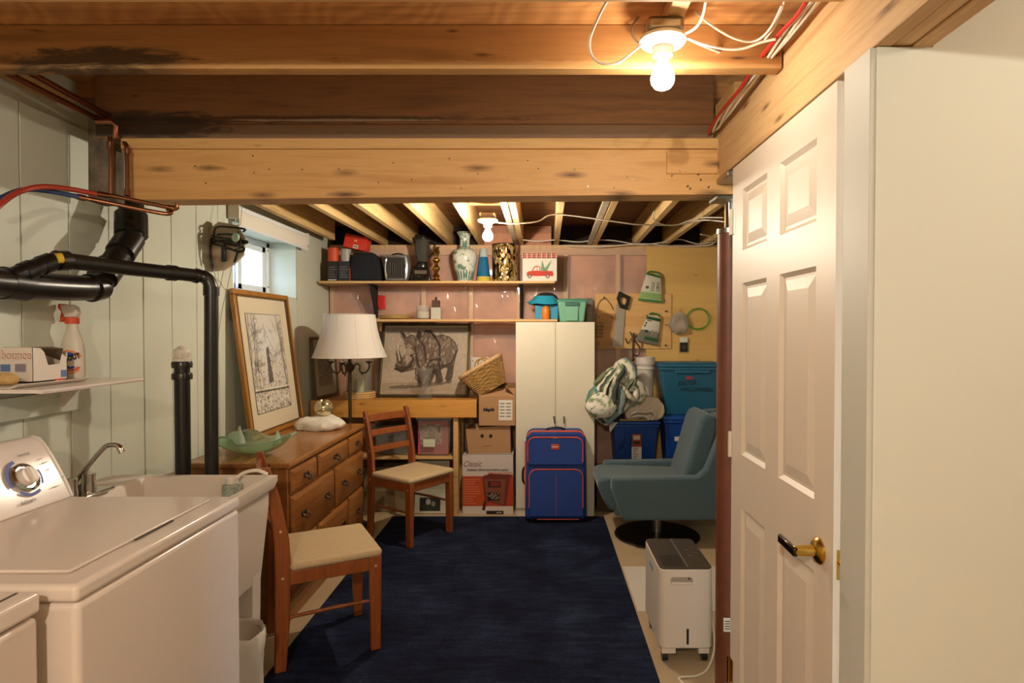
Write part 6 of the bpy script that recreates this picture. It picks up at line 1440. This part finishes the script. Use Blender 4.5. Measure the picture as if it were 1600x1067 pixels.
MB().lathe([(.0, .0), (.295, .0), (.30, .006), (.295, .012), (.05, .026), (.0, .026)], (.825, 4.30, .001), 64).build('disc_base', plain('black_metal', '#1a1513', .4), t)

# ================================================================== DEHUMIDIFIER
t = thing('dehumidifier', 'white dehumidifier on casters with a dark slotted top', 'dehumidifier', (.633, 2.81, 0))
x0, x1, y0, y1, zt_, zb_ = .516, .750, 2.622, 3.000, .424, .042
ol = []
def rr2(x0, x1, y0, y1, r, n=5): return rrect(x0, x1, y0, y1, r, n)
MB().prism([(x, y, zb_ + .03) for x, y in rr2(x0, x1, y0, y1, .028)], (0, 0, zt_ - zb_ - .037)).build('casing', plain('appliance_white', '#d9cfc3', .35), t, .004)
MB().box(x0 + .012, y0 + .012, zb_, x0 + .075, y1 - .012, zb_ + .03).box(x1 - .06, y0 + .012, zb_, x1 - .012, y1 - .012, zb_ + .03).build('skirt', bpy.data.materials['appliance_white'], t, .003)
MB().box(x0 + .075, y0 + .03, zb_ + .012, x1 - .06, y1 - .03, zb_ + .03).build('tank_slot', M['ink_grey'], t)
top = MB().prism([(x, y, zt_ - .0068) for x, y in rr2(x0 + .002, x1 - .002, y0 + .002, y1 - .002, .027)], (0, 0, .0068)).build('top_plate', plain('dark_grey_top', '#3c352f', .3), t, .002)
for k in range(8):
    for j in range(7):
        x = x0 + .028 + j * .0135 ; y = y0 + .03 + k * .0165
        MB().hexa((x - .003, y - .005, zt_ + .0008), (x + .004, y + .005, zt_ + .0008), .005, .0012).build('vent_slat', M['ink'], top)
MB().hexa((x0 + .125, y0 + .01, zt_ + .001), (x0 + .125, y1 - .01, zt_ + .001), .005, .003).build('top_ridge', M['ink_grey'], top)
for k in range(4): MB().hexa((x0 + .16 + (k % 2) * .03, y0 + .15 + k * .035, zt_ + .0006), (x0 + .178 + (k % 2) * .03, y0 + .15 + k * .035, zt_ + .0006), .006, .0008).build('button', M['ink_grey'], top)
MB().prism([(x, y0 - .001, z) for x, z in rrect(x0 + .048, x0 + .145, .355, .385, .012, 4)], (0, .003, 0)).build('handle_recess', plain('recess_shadow', '#a0968a', .5), t)
MB().box(x0 + .052, y0 - .005, .352, x0 + .145, y0 + .003, .363).build('handle_lip', bpy.data.materials['appliance_white'], t, .002)
MB().cyl((x0 + .128, y0 - .0018, .378), (x0 + .128, y0, .378), .005, n=10).build('screw', M['scr'], t)
MB().box(x0 + .118, y0 - .001, .09, x0 + .128, y0 + .003, .158).build('water_gauge', M['ink'], t)
MB().box(x0 - .001, y0 + .15, .345, x0 + .002, y0 + .24, .372).build('side_handle', plain('recess_side', '#8f9b9d', .5), t, .001)
for x in (x0 + .03, x1 - .03):
    for y in (y0 + .04, y1 - .04):
        w = MB().cyl((x - .012, y, .0215), (x + .012, y, .0215), .021, n=18).build('caster', M['black'], t)
        MB().box(x - .009, y - .009, .030, x + .009, y + .009, .043).build('caster_stem', M['black'], w)
tag(MB().tube(smoothpath([(x1 + .012, 2.72, .30), (x1 + .014, 2.70, .2), (x1 + .008, 2.63, .08), (.72, 2.585, .012), (.66, 2.53, .006), (.60, 2.52, .0065), (.575, 2.50, .0065), (.62, 2.42, .0065), (.70, 2.36, .0065)], 6), .0045, 8).build('power_cord', M['cable'], None), 'white power cord curling over the floor by the dehumidifier', 'cord')

# ================================================================== CABLES OVERHEAD
def cable(name, lab, pts, r, mat, k=6): return tag(MB().tube(smoothpath(pts, k), r, 8).build(name, mat, None), lab, 'cable')
g = lambda x, y, Y: W(x, y, Y=Y)
cable('white_cable', 'white cable drooping in a wide loop beside the near bulb', [g(948, 2, 1.45), g(936, 25, 1.5), g(922, 60, 1.53), g(924, 85, 1.55), g(940, 99, 1.56), g(965, 98, 1.57), g(985, 84, 1.58), g(1002, 70, 1.6)], .0035, M['cable'])
cable('white_cable', 'white cable curving down from the joist above the near bulb', [g(1103, 2, 1.45), g(1098, 25, 1.5), g(1088, 42, 1.54), g(1072, 52, 1.58)], .0035, M['cable'])
cable('white_cable', 'white cable sagging from the near bulb toward the cable bundle', [g(1028, 52, 1.6), g(1050, 50, 1.6), g(1090, 66, 1.62), g(1130, 76, 1.64), g(1160, 76, 1.64), g(1190, 66, 1.62), g(1212, 61, 1.6)], .0035, M['cable'])
cable('white_cable', 'white cable running straight from the near bulb into the bundle', [g(1036, 50, 1.6), g(1060, 54, 1.62), g(1100, 72, 1.68), g(1140, 88, 1.74), g(1182, 106, 1.80)], .0038, M['cable'])
cable('white_cable', 'thin white cable crossing over the others near the plywood', [g(1085, 18, 1.62), g(1115, 42, 1.62), g(1150, 61, 1.63), g(1180, 64, 1.63), g(1203, 45, 1.58), g(1222, 8, 1.5)], .003, M['cable'])
cable('white_cable', 'white cable rising to the joist near the wooden header', [g(1195, 62, 1.62), g(1210, 42, 1.58), g(1219, 22, 1.54), g(1226, 0, 1.5)], .003, M['cable'])
cable('grey_cable', 'grey cable dangling behind the near lampholder', [g(1020, 10, 1.66), g(995, 30, 1.68), g(987, 50, 1.69), g(996, 66, 1.69), g(1010, 72, 1.68)], .003, plain('grey_cable', '#7d6c5c', .5))
P0 = [(1270, -6, 1.40), (1252, 20, 1.49), (1225, 55, 1.60), (1190, 100, 1.76), (1160, 138, 1.92), (1135, 170, 2.08), (1118, 196, 2.24), (1112, 206, 2.30)]
for i, (dx, r, mt, lab) in enumerate(((-8, .0055, M['redcable'], 'red cable leading the bundle along the wooden header'), (0, .004, M['cable'], 'white cable beside the red one along the wooden header'), (6, .004, M['cable'], 'white cable in the middle of the bundle along the header'), (12, .0035, M['cable'], 'white cable lying against the wooden header'), (22, .0022, plain('brown_cable', '#7a5636', .5), 'thin brown wire sagging across the wooden header'))):
    pts = [g(x + dx * (1 - .5 * k / 7) + 2.5 * math.sin(k * 1.7 + i * 2), y + 2.0 * math.sin(k * 2.1 + i), Y - .02 * i * 0) for k, (x, y, Y) in enumerate(P0)]
    for p in pts: p.x = min(p.x, .668 - .002 * i)
    cable('red_cable' if i == 0 else ('brown_wire' if i == 4 else 'white_cable'), lab, pts, r, mt)
cz = 2.182
cable('white_cable', 'white cable strung from the far bulb across the far joists', [g(775, 347, 3.72), g(800, 349, 3.75), g(840, 346, 3.8), (0.1, 3.82, cz), g(960, 346, 3.84), g(1000, 351, 3.86), g(1060, 351, 3.9), g(1100, 344, 3.86), g(1135, 347, 3.6)], .0045, M['cable'])
cable('white_cable', 'white cable along the rear wall top under the far joists', [g(812, 374, 4.95), g(840, 377, 4.98), g(868, 375, 5.0), g(905, 378, 5.02), g(930, 375, 5.02), g(960, 376, 5.04), g(1000, 382, 5.06), g(1040, 378, 5.06), g(1062, 374, 5.06), g(1090, 381, 5.08), g(1115, 378, 5.08)], .0045, M['cable'])
cable('white_cable', 'second cable weaving beneath the first at the rear wall top', [g(880, 384, 5.05), g(930, 386, 5.08), g(970, 383, 5.07), g(1010, 381, 5.06), g(1055, 385, 5.1), g(1100, 384, 5.1), g(1118, 378, 4.9), g(1112, 370, 4.5), g(1095, 366, 4.4)], .0045, M['cable'])
cable('white_cable', 'short cable looping up a far joist behind the post', [g(1022, 330, 3.7), g(1020, 340, 3.72), g(1030, 349, 3.75), g(1055, 352, 3.8), g(1090, 341, 3.75), g(1130, 340, 3.6)], .004, M['cable'])
